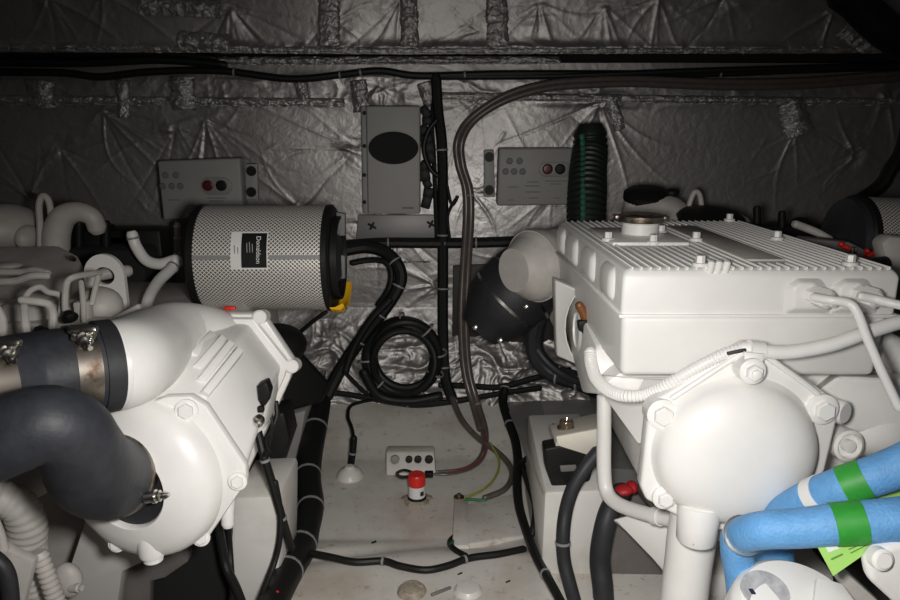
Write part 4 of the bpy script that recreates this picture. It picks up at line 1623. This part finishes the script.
def control_box(label, poly, Y, dots, oval, led, bracket, lines, group='grey control boxes on the foil wall'):
    c = P(sum(p[0] for p in poly) / len(poly), max(p[1] for p in poly), Y)
    root = thing('control_box', label, 'control box', c, group)
    b = B()
    prism(b, poly, 0.07, 0.008, 3, Y=Y)
    obj('case', b, GREYPL, root)
    for q in dots:
        b = B()
        lathe(b, P(*q, Y), (0, -1, 0), [(0.0115, -0.004), (0.0115, 0.002), (0.009, 0.003), (0.008, 0.001), (0.0, 0.001)], seg=18)
        obj('indicator', b, GREYDK, root)
    b = B()
    (x0, y0, x1, y1) = oval
    o0 = []
    w0, w1 = P(x0, y0, Y), P(x1, y1, Y)
    rr = abs(w0.z - w1.z) / 2
    for k in range(28):
        a = 2 * PI * k / 28
        cx = (w1.x - rr) if math.cos(a) > 0 else (w0.x + rr)
        o0.append(Vector((cx + rr * math.cos(a), Y - 0.004, (w0.z + w1.z) / 2 + rr * math.sin(a))))
    prism_w(b, o0, (0, 0.006, 0), 0.002)
    pn = obj('button_panel', b, mat('grey_panel', (0.24, 0.235, 0.22), 0.5), root)
    for (q, m) in led:
        b = B()
        lathe(b, P(*q, Y - 0.004), (0, -1, 0), [(0.018, -0.004), (0.018, 0.005), (0.014, 0.007), (0.013, 0.004), (0, 0.005)], seg=24)
        obj('push_button', b, m, pn)
    if bracket:
        b = B()
        prism(b, bracket, 0.02, 0.003, Y=Y + 0.035)
        bk = obj('mounting_ear', b, GREYPL, root)
        ys = [bracket[0][1] + 7, bracket[2][1] - 7]
        xc = sum(p[0] for p in bracket) / len(bracket)
        for y in ys:
            b = B()
            lathe(b, P(xc, y, Y + 0.035), (0, -1, 0), [(0.017, -0.002), (0.017, 0.006), (0.008, 0.006), (0.008, 0.012), (0.0, 0.012)], seg=18)
            obj('mounting_screw', b, BLACKPL, bk)
    for (x0, y0, x1) in lines:
        b = B()
        a, c = P(x0, y0, Y), P(x1, y0, Y)
        box(b, (a + c) / 2 + Vector((0, -0.0005, 0)), (c.x - a.x, 0.0015, 0.004))
        obj('printed_line', b, mat_line, root)
    return root


mat_line = mat('faint_print', (0.17, 0.165, 0.155), 0.6)
control_box('grey control box with round buttons, hung behind the labelled air filter at the left', [(157, 161), (240, 158), (243, 212), (191, 206), (186, 219), (163, 220)], 2.40,
            [(165.5, 175), (176, 175), (163, 186), (172, 186), (180.5, 186)], (200, 177, 233, 195),
            [((208, 185.5), REDLED), ((221.5, 185.5), BLACKPL)], [(245, 164), (257, 164), (258, 199), (246, 200)],
            [(207, 198, 226), (209, 201, 224), (168, 200, 180)])
control_box('grey control box with round buttons, mounted beside the dark ribbed hose', [(499, 148), (573, 148), (573, 205), (497, 206)], 2.46,
            [(509.5, 161), (519.5, 161), (505.5, 171.5), (514, 171.5), (522.5, 171.5)], (539, 162, 571, 177),
            [((547.5, 169), REDLED), ((560, 169), BLACKPL)], [(484, 150), (494, 150), (495, 197), (484, 197)],
            [(508, 187, 519), (527, 182, 539), (525, 186, 540), (545, 181, 567), (550, 184, 561), (526, 192, 541), (529, 198, 538), (508, 200, 514), (553, 198, 560)])

CBX = thing('equipment_box', 'tall pale box with a black oval window at the middle of the foil wall', 'box', P(391, 214, 2.5))
b = B()
prism(b, [(366, 106), (420, 106), (420, 214), (368, 214)], 0.06, 0.006, 3, Y=2.49)
obj('case', b, mat('pale_enclosure', (0.33, 0.32, 0.30), 0.55, var=0.03), CBX)
b = B()
c = P(393.5, 148, 2.488)
t = B()
bmesh.ops.create_circle(t, cap_ends=True, segments=48, radius=1.0)
bmesh.ops.scale(t, vec=(M(25, c), M(16, c), 1), verts=t.verts[:])
bmesh.ops.rotate(t, cent=(0, 0, 0), matrix=Matrix.Rotation(PI / 2, 3, 'X'), verts=t.verts[:])
r_ = bmesh.ops.extrude_face_region(t, geom=t.faces[:])
bmesh.ops.translate(t, vec=(0, 0.008, 0), verts=[v for v in r_['geom'] if isinstance(v, bmesh.types.BMVert)])
bmesh.ops.translate(t, vec=c + Vector((0, -0.004, 0)), verts=t.verts[:])
merge(b, t)
obj('oval_window', b, SHADOWY, CBX)
b = B()
prism(b, [(361, 106), (366, 106), (368, 214), (363, 214)], 0.05, 0.003, Y=2.51)
sf = obj('side_flange', b, GREYPL, CBX)
for y in (113, 146, 175, 202):
    b = B()
    lathe(b, P(364.5, y, 2.51), (0, -1, 0), [(0.007, 0), (0.007, 0.004), (0.004, 0.005)], seg=12)
    obj('flange_screw', b, BLACKPL, sf)
b = B()
box(b, P(408, 208, 2.489), (0.042, 0.0015, 0.008))
obj('maker_plate', b, mat_line, CBX)
b = B()
prism(b, [(358, 215), (440, 215), (440, 240), (356, 240)], 0.02, 0.003, Y=2.555)
mp = obj('mounting_plate', b, mat('dull_plate', (0.27, 0.26, 0.25), 0.5, 0.3), CBX)
for x, y in [(372, 226), (431, 224)]:
    b = B()
    box(b, P(x, y, 2.55), (0.034, 0.008, 0.008), Matrix.Rotation(0.5, 3, 'Y'), 0.002)
    box(b, P(x, y, 2.55), (0.008, 0.008, 0.03), Matrix.Rotation(0.5, 3, 'Y'), 0.002)
    obj('wing_nut', b, BLACKPL, mp)
b = B()
for k in range(11):
    box(b, P(423 + 8 * random.random(), 112 + 9 * k, 2.55), (0.028 + 0.02 * random.random(), 0.03, 0.03 + 0.02 * random.random()), Matrix.Rotation(random.uniform(-0.7, 0.7), 3, 'Y'), 0.005)
tag(obj('cable_gland_stack', b, BLACKPL), 'dark knot of glands and connectors along the right side of the pale box', 'connectors')
for (y0, r) in ((152, 2.6), (188, 2.2)):
    pass

# ------------------------------------------------------------------ cables on the bulkhead
cable('cable_harness', 'thick black cable harness running along the whole foil wall below the ledge', 'cable',
      [(-40, 72, 2.55), (60, 73, 2.55), (100, 77, 2.55), (150, 72, 2.55), (220, 71, 2.55), (290, 79, 2.55), (340, 75, 2.55), (380, 71, 2.55), (420, 76, 2.55), (500, 74, 2.55), (600, 74, 2.55), (700, 74, 2.55), (800, 70, 2.54), (900, 67, 2.53), (950, 68, 2.53)],
      3.6, tie=(0.30, 0.435, 0.47, 0.62, 0.8), extra=[([(440, 77, 2.55), (560, 76, 2.545), (700, 71, 2.54), (950, 64, 2.53)], 3.0)])
cable('ledge_cable', 'sagging dark cables lying inside the shadowed slot at the upper left', 'cable',
      [(-40, 52, 2.57), (60, 54, 2.57), (150, 53, 2.57), (215, 58, 2.58)], 3.2, extra=[([(-40, 62, 2.57), (80, 63, 2.57), (160, 60, 2.57), (225, 65, 2.58)], 4.0)])
cable('cable_riser', 'black cable riser dropping down the middle of the foil wall', 'cable',
      [(436, 76, 2.55), (438, 110, 2.55), (442, 145, 2.54), (443, 200, 2.54), (443, 260, 2.53), (443, 330, 2.50), (445, 375, 2.46), (452, 398, 2.44)], 5.6,
      tie=(0.30, 0.52, 0.63, 0.83), extra=[([(437, 80, 2.56), (432, 120, 2.56), (434, 160, 2.56), (437, 240, 2.55)], 2.4)])
cable('cable_run', 'black horizontal cable run from the air filter to the riser and beyond', 'cable',
      [(338, 246, 2.5), (380, 243, 2.52), (420, 243, 2.53), (460, 243, 2.54), (500, 242, 2.54), (540, 240, 2.54)], 5.4, tie=(0.24, 0.52, 0.68))
cu = [(345, 250, 2.47), (366, 247, 2.48), (385, 252, 2.47), (397, 264, 2.45), (401, 278, 2.44), (396, 292, 2.43), (384, 310, 2.42), (368, 330, 2.42), (352, 352, 2.41), (338, 374, 2.39), (327, 396, 2.36)]
cable('cable_bundle', 'black cable bundle looping from the air filter down to the floor trunk', 'cable', cu, 6.6, tie=(0.28, 0.46, 0.62, 0.75),
      extra=[([(352, 263, 2.47), (370, 260, 2.47), (385, 262, 2.46), (391, 272, 2.45), (389, 288, 2.44), (378, 305, 2.44)], 3.0),
             ([(390, 300, 2.4), (372, 318, 2.39), (355, 345, 2.39), (345, 372, 2.38)], 4.0)])
# coil of cable
CL = []
cc_ = (403, 357)
b = B()
ctr = [(-0.2, 0, 0, 5.2), (0.25, -3, 2, 4.6), (0.6, 3, -2, 4.2), (0.9, 1, 5, 4.0)]
circ = None
for k, (ph, dx, dy, r) in enumerate(ctr):
    pts = []
    for i in range(25):
        a = ph + 2 * PI * i / 24
        R = 36 - 1.5 * k
        pts.append((cc_[0] + dx + R * 0.98 * math.cos(a), cc_[1] + dy + R * math.sin(a), 2.40 + 0.012 * math.sin(a * 2 + k) - 0.012 * k))
    if k == 0:
        circ = pts
    tube(b, pts, r, seg=10, n=3, cap=False)
tube(b, [(364, 372, 2.36), (380, 396, 2.36), (410, 401, 2.36), (440, 396, 2.37)], 5)
CO = tag(obj('cable_coil', b, LOOM), 'round coil of black cable tied to the lower foil wall', 'cable')
ties(CO, circ, 9.0, (0.02, 0.1, 0.2, 0.29, 0.40, 0.52, 0.78, 0.9))
# perimeter cable at the foot of the wall
cable('skirting_cable', 'black cable sagging along the foot of the foil wall', 'cable',
      [(320, 392, 2.46), (345, 394, 2.46), (380, 400, 2.45), (415, 405, 2.44), (450, 402, 2.45), (480, 397, 2.46), (510, 392, 2.47), (540, 388, 2.48)], 3.0, tie=(0.4, 0.6),
      extra=[([(440, 385, 2.46), (470, 386, 2.47), (500, 387, 2.47), (535, 378, 2.48), (570, 370, 2.46)], 3.2), ([(345, 372, 2.46), (360, 388, 2.46), (372, 398, 2.46)], 2.2)])
hp = [(960, 74, 2.53), (880, 80, 2.53), (800, 86, 2.53), (720, 87, 2.53), (640, 84, 2.53), (590, 85, 2.53), (545, 89, 2.53), (505, 101, 2.53), (475, 120, 2.53), (462, 142, 2.52), (463, 165, 2.52), (470, 190, 2.51), (471, 220, 2.5), (468, 270, 2.49), (466, 320, 2.46), (469, 370, 2.42), (478, 405, 2.37), (485, 430, 2.28), (484, 450, 2.23), (475, 466, 2.18), (460, 474, 2.14)]
cable('clear_hose', 'smoky clear hose curving along the foil wall and down to the bilge', 'hose', hp, 3.4, CLEARHOSE, seg=12,
      extra=[([(p[0] - (5 if p[1] > 110 else 1), p[1] - (5 if p[1] <= 110 else 1), p[2] + 0.004) for p in hp[:-3]], 3.2)], tie=(0.56, 0.8))
b = B()
box(b, P(470, 260, 2.54), (0.012, 0.012, 0.012))
b.free()
cable('hanging_hose', 'fat black hose curving down from the rubber duct behind the tank', 'hose',
      [(538, 318, 2.1), (534, 336, 2.12), (537, 356, 2.13), (552, 372, 2.12), (575, 380, 2.08), (600, 390, 2.02), (625, 402, 1.95)], 9.5, RUBBER, tie=(0.55, 0.7),
      extra=[([(590, 385, 2.0), (565, 376, 2.06), (545, 360, 2.1), (528, 335, 2.12)], 4)])
cable('corner_hose', 'large dark hose crossing the upper right corner of the ceiling foil', 'hose',
      [(842, -8, 2.30), (858, 4, 2.30), (876, 22, 2.30), (900, 40, 2.30), (940, 60, 2.30)], 17, BLACKPL, seg=24)
cable('corner_cable', 'dark cable hanging down the foil at the right edge of the wall', 'cable',
      [(925, 70, 2.46), (912, 110, 2.46), (902, 150, 2.46), (890, 170, 2.46), (880, 186, 2.46), (860, 200, 2.46)], 7, LOOM)
cable('plug_lead', 'thin black lead sagging between the harness and the pale box', 'cable', [(437, 120, 2.5), (428, 132, 2.5), (424, 150, 2.5), (430, 168, 2.5), (438, 176, 2.5)], 2.4)
cable('thin_lead', 'thin black lead curling beside the control box bracket', 'cable', [(447, 185, 2.5), (452, 205, 2.5), (458, 196, 2.5), (448, 215, 2.5), (450, 240, 2.5)], 1.6)
cable('duct_lead', 'thin dark lead from the air filter down behind the ribbed housing', 'cable', [(326, 312, 2.0), (312, 322, 2.02), (300, 332, 2.05), (285, 342, 2.08)], 2.2)

# dark duct beside the left engine
b = B()
loft(b, [[P(262, 330, 1.98), P(300, 350, 2.02), P(331, 384, 2.06), P(322, 402, 2.02), P(284, 412, 1.95), P(255, 400, 1.9)],
         [P(262, 330, 2.25), P(300, 350, 2.25), P(331, 384, 2.25), P(322, 402, 2.22), P(284, 412, 2.2), P(255, 400, 2.2)]], 0.015, 3)
blob(b, P(275, 345, 1.9), (0.09, 0.09, 0.06))
tag(obj('black_duct', b, BLACKPL), 'black duct body in the dark gap beside the ribbed housing', 'duct')
b = B()
prism(b, [(252, 418), (284, 412), (290, 440), (280, 470), (272, 492), (240, 494), (242, 470)], 0.1, 0.012, Y=1.62)
tag(obj('rubber_mount', b, BLACKPL), 'black rubber mount below the side of the ribbed housing', 'mount')

# ------------------------------------------------------------------ cable trunks on the floor
lt = [(320, 402, 2.28, 11), (316, 425, 2.18, 11.5), (310, 455, 2.04, 12.5), (308, 480, 1.92, 13), (311, 505, 1.80, 13), (306, 528, 1.70, 14), (300, 548, 1.62, 16), (287, 572, 1.48, 16), (270, 608, 1.32, 16), (250, 660, 1.16, 16)]
b = tube(B(), lt, 12, seg=20, n=10)
LT = tag(obj('cable_loom', b, LOOM), 'fat black taped cable trunk along the left side of the bilge', 'cable')
ties(LT, lt, 12, (0.13, 0.32, 0.46, 0.66, 0.78), 0.008)
tube_pts = [(305, 470, 2.0), (303, 490, 1.92), (300, 510, 1.84), (303, 530, 1.76)]
ties(LT, [(304, 478, 1.97, 11), (306, 490, 1.93, 11), (308, 500, 1.88, 11)], 11, (0.5,), 0.008)
b = B()
blob(b, P(277, 594, 1.335), (0.006, 0.006, 0.008))
obj('red_marker', b, RED, LT)
cable('side_cable', 'black cable drooping past the left engine onto the trunk', 'cable',
      [(258, 432, 1.43), (264, 456, 1.41), (270, 476, 1.41), (277, 500, 1.41), (284, 525, 1.42), (291, 548, 1.46)], 4.2, tie=(0.25, 0.75))
cable('loop_cable', 'thin black cable looping down the pale stringer end at the lower left', 'cable',
      [(275, 482, 1.41), (280, 510, 1.41), (280, 535, 1.40), (275, 560, 1.39), (264, 590, 1.34), (246, 640, 1.24)], 3.2)
cable('down_cable', 'black cable hanging straight below the round end cover', 'cable',
      [(218, 520, 1.36), (222, 545, 1.36), (227, 568, 1.35), (238, 592, 1.31), (255, 640, 1.22)], 4.4,
      extra=[([(228, 520, 1.4), (230, 550, 1.4), (232, 580, 1.36), (236, 640, 1.24)], 3)])
cable('chain_cable', 'tangled dark leads hanging beside the white side boss', 'cable',
      [(276, 402, 1.42), (277, 415, 1.41), (272, 430, 1.40), (268, 446, 1.40), (262, 460, 1.41)], 2.4, extra=[([(270, 408, 1.4), (272, 426, 1.39), (266, 440, 1.39), (270, 452, 1.39)], 1.6)])


cable('floor_cable', 'black cable lying across the bilge along the low step', 'cable',
      [fl(310, 553, .02), fl(330, 557, .02), fl(355, 562, .02), fl(383, 561, .02), fl(400, 566, .02), fl(425, 570, .02), fl(447, 566, .02), fl(470, 558, .02), fl(500, 554, .02), fl(524, 549, .02)], 3.6,
      tie=(0.34, 0.76), m=LOOM)
cable('bonding_cable', 'short black cable with a bared copper end on the bilge floor', 'cable',
      [fl(461, 531, .02), fl(455, 536, .02), fl(450, 542, .02), fl(454, 549, .02), fl(466, 556, .02)], 3.0)
b = B()
lathe(b, F(461, 531) + Vector((0, -0.01, 0.008)), (0.6, -0.6, 0.6), [(0.012, -0.004), (0.012, 0.004), (0.005, 0.006), (0.005, 0.012)], seg=16)
tag(obj('copper_terminal', b, BRASS), 'copper ring terminal at the lower bonding cable end', 'terminal')
b = tube(B(), [fl(457, 537, .025), fl(454, 541, .025), fl(451, 545, .025)], 2.2)
tag(obj('green_sleeve', b, GREENW), 'tiny green sleeve on the short bonding cable', 'cable')

# right-hand leads into the bilge
cable('bilge_lead', 'grey-black lead curving from the wall down to the terminal block', 'cable',
      [(452, 398, 2.40), (462, 420, 2.30), fl(478, 438, .05), fl(495, 450, .05), fl(508, 463, .04), fl(512, 476, .03), fl(505, 489, .03), fl(490, 496, .025), fl(484, 498, .02)], 3.0, m=CLEARHOSE)
cable('earth_wire', 'yellow and green earth wire bending to its lug on the bilge floor', 'cable',
      [fl(490, 443, .06), fl(499, 460, .05), fl(496, 476, .03), fl(484, 489, .025), fl(467, 497, .02)], 1.2, YELLOWW)
b = tube(B(), [fl(486, 500, .02), fl(478, 500, .02), fl(466, 499, .02)], 1.5)
tag(obj('earth_wire', b, GREENW), 'green earth wire beside the yellow one at the floor lug', 'cable')
b = B()
lathe(b, F(459, 498) + Vector((0, -0.01, 0.008)), (0, 0, 1), [(0.016, -0.003), (0.016, 0.003), (0.006, 0.004), (0.006, 0.012)], seg=18)
tag(obj('earth_lug', b, BRASS), 'dull earth lug where the yellow wire ends on the floor', 'terminal')
cable('lead_bundle', 'thin red and dark wires looping into the terminal block', 'cable',
      [fl(484, 430, .06), fl(487, 446, .05), fl(482, 460, .04), fl(470, 469, .03), fl(450, 474, .03), fl(432, 474, .03)], 1.3, CLEARHOSE,
      extra=[([fl(482, 432, .06), fl(483, 448, .05), fl(476, 461, .04), fl(462, 469, .03), fl(436, 472, .03)], 1.5)])
b = tube(B(), [fl(485, 432, .065), fl(486, 447, .055), fl(480, 460, .045), fl(468, 468, .035), fl(448, 473, .035)], 0.7)
tag(obj('red_wire', b, REDW), 'very thin dark red wire along the smoky wires by the terminal block', 'cable')

# floats, terminal block and bilge switch
FS = thing('float_sensor', 'small white domed float sensor with a black lead on the bilge floor', 'sensor', F(350, 474))
c = F(350, 476)
b = B()
r = M(13, c)
lathe(b, c, (0, 0, 1), [(r * 1.1, -0.004), (r, 0.008), (r * 0.75, 0.022), (r * 0.4, 0.030), (r * 0.32, 0.036), (0, 0.038)], seg=30)
obj('dome', b, GELFLOOR, FS)
b = tube(B(), [(351, 464, F(351, 470).y), (353, 450, F(351, 470).y), (354, 438, F(351, 470).y)], 3.4, seg=12)
obj('lead_boot', b, BLACKPL, FS)
b = tube(B(), [(354, 440, F(351, 470).y), (352, 428, 2.22), (348, 416, 2.28), (352, 405, 2.36), (372, 400, 2.42)], 1.7)
obj('lead', b, LOOM, FS)
b = B()
ring_on(b, [(351, 464, F(351, 470).y), (353, 450, F(351, 470).y), (354, 438, F(351, 470).y)], 0.4, 3.6, 0.006, 0.001)
obj('silver_collar', b, TIE, FS)

TBK = thing('terminal_block', 'white plate with four dark cut-outs set in the bilge floor', 'terminal block', F(412, 478))
q = [(386, 452, F(386, 470).y), (434, 452, F(434, 470).y), (436, 475, F(436, 476).y - 0.02), (386, 476, F(386, 476).y - 0.02)]
b = B()
prism(b, q, 0.05, 0.005)
obj('plate', b, GEL, TBK)
for (x, y, s) in [(395, 460, 4.5), (409, 460, 3.6), (418, 460, 3.8), (429, 460, 4.2)]:
    if x > 434:
        x = 430
    yy = F(x, 476).y - 0.032
    c = P(x, y, yy)
    rr = M(s, c)
    b = B()
    prism_w(b, [c + Vector((rr * math.cos(a), 0, rr * math.sin(a))) for a in [k * PI / 4 + 0.1 for k in range(8)]], (0, 0.01, 0), 0.001)
    obj('cut_out', b, GREYPL if x < 400 else INK, TBK)

BS = thing('bilge_switch', 'red-topped white bilge pump switch standing on the bilge floor', 'pump switch', F(417, 500))
c = F(417, 500)
s = M(1, c)
b = B()
lathe(b, c, (0, 0, 1), [(9.5 * s, -0.004), (9.5 * s, 0.010), (9 * s, 0.012), (9 * s, 0.016)], seg=32)
obj('base', b, BLACKPL, BS)
b = B()
lathe(b, c, (0, 0, 1), [(8.6 * s, 0.014), (8.4 * s, 0.030), (8.2 * s, 0.055)], seg=36)
bd = obj('body', b, PAPER, BS)
b = B()
lathe(b, c, (0, 0, 1), [(8.6 * s, 0.052), (8.8 * s, 0.055), (8.6 * s, 0.082), (7.6 * s, 0.087), (0, 0.088)], seg=36)
obj('red_cap', b, RED, BS)
b = B()
box(b, c + Vector((5.2 * s, -6.6 * s, 0.032)), (3.6 * s, 0.004, 4.2 * s), Matrix.Rotation(0.6, 3, 'Z'))
obj('printed_square', b, INK, bd)
b = tube(B(), [(412, 472, c.y + 0.04), (404, 470, c.y + 0.03), (397, 473, c.y + 0.02), (402, 477, c.y + 0.015), (412, 476, c.y + 0.01)], 1.3)
obj('lead', b, LOOM, BS)
b = B()
n = 24
rg = np.random.default_rng(5)
ro, ri = [], []
lathe(b, c + Vector((0, 0, 0.001)), (0, 0, 1), [(15 * s, -0.004), (14 * s, 0.004), (11 * s, 0.008), (9 * s, 0.008)], seg=26)
for v in b.verts:
    d = v.co - c
    k = 1 + 0.12 * math.sin(5 * math.atan2(d.y, d.x)) + 0.08 * math.sin(9 * math.atan2(d.y, d.x))
    v.co.x = c.x + d.x * k
    v.co.y = c.y + d.y * k
obj('sealant_ring', b, GRIME, BS)
b = B()
box(b, P(429, 474, c.y + 0.05), (0.026, 0.02, 0.016), bev=0.003)
tag(obj('lead_connector', b, BLACKPL), 'small black lead connector beside the red-topped switch', 'connector')
# moulded low pads
for px, py in [(412, 592), (468, 592)]:
    c = F(px, py)
    r = M(14, c)
    b = B()
    lathe(b, c, (0, 0, 1), [(r * 1.15, -0.006), (r, 0.006), (r * 0.8, 0.014), (r * 0.4, 0.016), (0, 0.015)], seg=30)
    tag(obj('floor_pad', b, GRIME if px < 430 else GEL), 'grimy low round pad on the floor nearest the %s' % ('left cable trunk' if px < 430 else 'right stringer'), 'pad')
b = B()
a, c2 = F(432, 597), F(450, 590)
tube_w(b, [(*(a + Vector((0, 0, 0.006))), 0.004), (*(c2 + Vector((0, 0, 0.006))), 0.004)], smooth_path=False)
tag(obj('steel_rod', b, GREYDK), 'thin grey rod lying on the floor between the round pads', 'rod')
# moulded box and ridge on the right of the bilge
b = B()
q = [F(464, 507), F(520, 494), F(526, 538), F(468, 547)]
loft(b, [[p + Vector((0, 0, -0.02)) for p in q], [p + Vector((0, 0, 0.008)) for p in q]], 0.006, 3)
struct('trim_40', b, GELFLOOR)
b = B()
q = [F(454, 500), F(468, 500), F(470, 548), F(452, 548)]
loft(b, [[p + Vector((0, 0, -0.02)) for p in q], [p + Vector((0, 0, 0.008)) for p in q]], 0.006, 2)
struct('trim_41', b, GELFLOOR)
# crumbs of debris
for px, py in [(374, 543), (508, 583), (470, 520), (460, 575)]:
    b = B()
    c = F(px, py) + Vector((0, 0, 0.003))
    box(b, c, (0.014, 0.005, 0.004), 0.6, 0.001)
    o = obj('debris_flake', b, INK)
    lab = {374: 'dark flake of debris in the middle of the bilge floor', 508: 'dark flake of debris near the right cable bundle foot', 470: 'dark speck on the moulded box of the bilge', 460: 'dark flake of debris ahead of the floor cable'}[px]
    tag(o, lab, 'debris')

# ------------------------------------------------------------------ right-hand cables and mount
rl = [(505, 388, 2.42), (503, 402, 2.38), fl(508, 420, .08), fl(515, 440, .08), fl(518, 460, .10), fl(517, 480, .10), fl(519, 505, .08), fl(526, 530, .06), fl(536, 556, .05), (548, 578, 1.40), (560, 600, 1.33), (578, 635, 1.22)]
cable('deck_cable', 'long black cable descending the right side of the bilge', 'cable', rl, 4.6, tie=(0.0, 0.2, 0.80), extra=[([fl(519, 458, .1), fl(524, 470, .12), fl(529, 485, .14), fl(535, 505, .14), fl(534, 525, .1), fl(529, 540, .05)], 3.4),
      ([fl(560, 448, .5), fl(545, 450, .42), fl(530, 456, .22), fl(520, 464, .12)], 2.6)])
rh = [(598, 452, 1.49), (585, 468, 1.475), (573, 488, 1.465), (566, 510, 1.46), (563, 535, 1.44), (564, 560, 1.43), (570, 585, 1.41), (580, 620, 1.39)]
cable('battery_cable', 'thick black battery cable with one grey tie crossing the stringer end', 'cable', rh, 7.0, RUBBER, tie=(0.62,), seg=16)
rk = [(622, 492, 1.50), (610, 510, 1.45), (603, 535, 1.43), (600, 560, 1.43), (603, 590, 1.41), (606, 640, 1.39)]
cable('fuel_hose', 'fat black hose dropping beside the battery cable below the drain pipe', 'hose', rk, 10.5, RUBBER, seg=20)
cable('hidden_lead', 'narrow black lead between battery cable and fat black hose', 'cable', [(592, 470, 1.7), (593, 495, 1.62), (596, 520, 1.52), (596, 560, 1.48), (597, 640, 1.44)], 3.0)

EM = thing('engine_mount', 'cream plate engine mount with a steel bolt on the right stringer', 'engine mount', P(575, 485, 1.58))
b = B()
prism_w(b, [P(549, 424, 1.70), P(600, 412, 1.76), P(604, 436, 1.53), P(556, 442, 1.52)], (0, 0.004, -0.014), 0.003)
prism(b, [(556, 437), (604, 428), (604, 444), (590, 456), (558, 446)], 0.010, 0.003, Y=1.51)
obj('top_plate', b, CREAM, EM)
c = P(566, 436, 1.64)
b = B()
lathe(b, c, (0, 0, 1), [(M(12, c), -0.006), (M(12, c), 0.004), (M(10, c), 0.005)], seg=24)
hexbolt(b, c, (0, 0, 1), M(10, c), 0.026, False)
bo = obj('mount_nut', b, BRASS, EM)
b = B()
lathe(b, c + Vector((0, 0, 0.024)), (0, 0, 1), [(M(7, c), 0), (M(7, c), 0.016), (M(6, c), 0.020), (M(5, c), 0.014), (0, 0.014)], seg=20)
obj('stud', b, SMOKE, bo)
b = B()
prism(b, [(544, 449), (560, 446), (592, 452), (598, 452), (590, 482), (553, 490), (546, 470)], 0.05, 0.006, 3, Y=1.53)
rb = obj('rubber_block', b, BLACKPL, EM)
b = B()
prism(b, [(560, 466), (576, 465), (577, 471), (561, 472)], 0.004, 0.001, Y=1.518)
obj('cast_mark', b, GREYDK, rb)
b = B()
lathe(b, P(553, 425, 1.69), (0, -1, 0.4), [(0.005, 0), (0.005, 0.003)], seg=10)
obj('plate_hole', b, INK, EM)
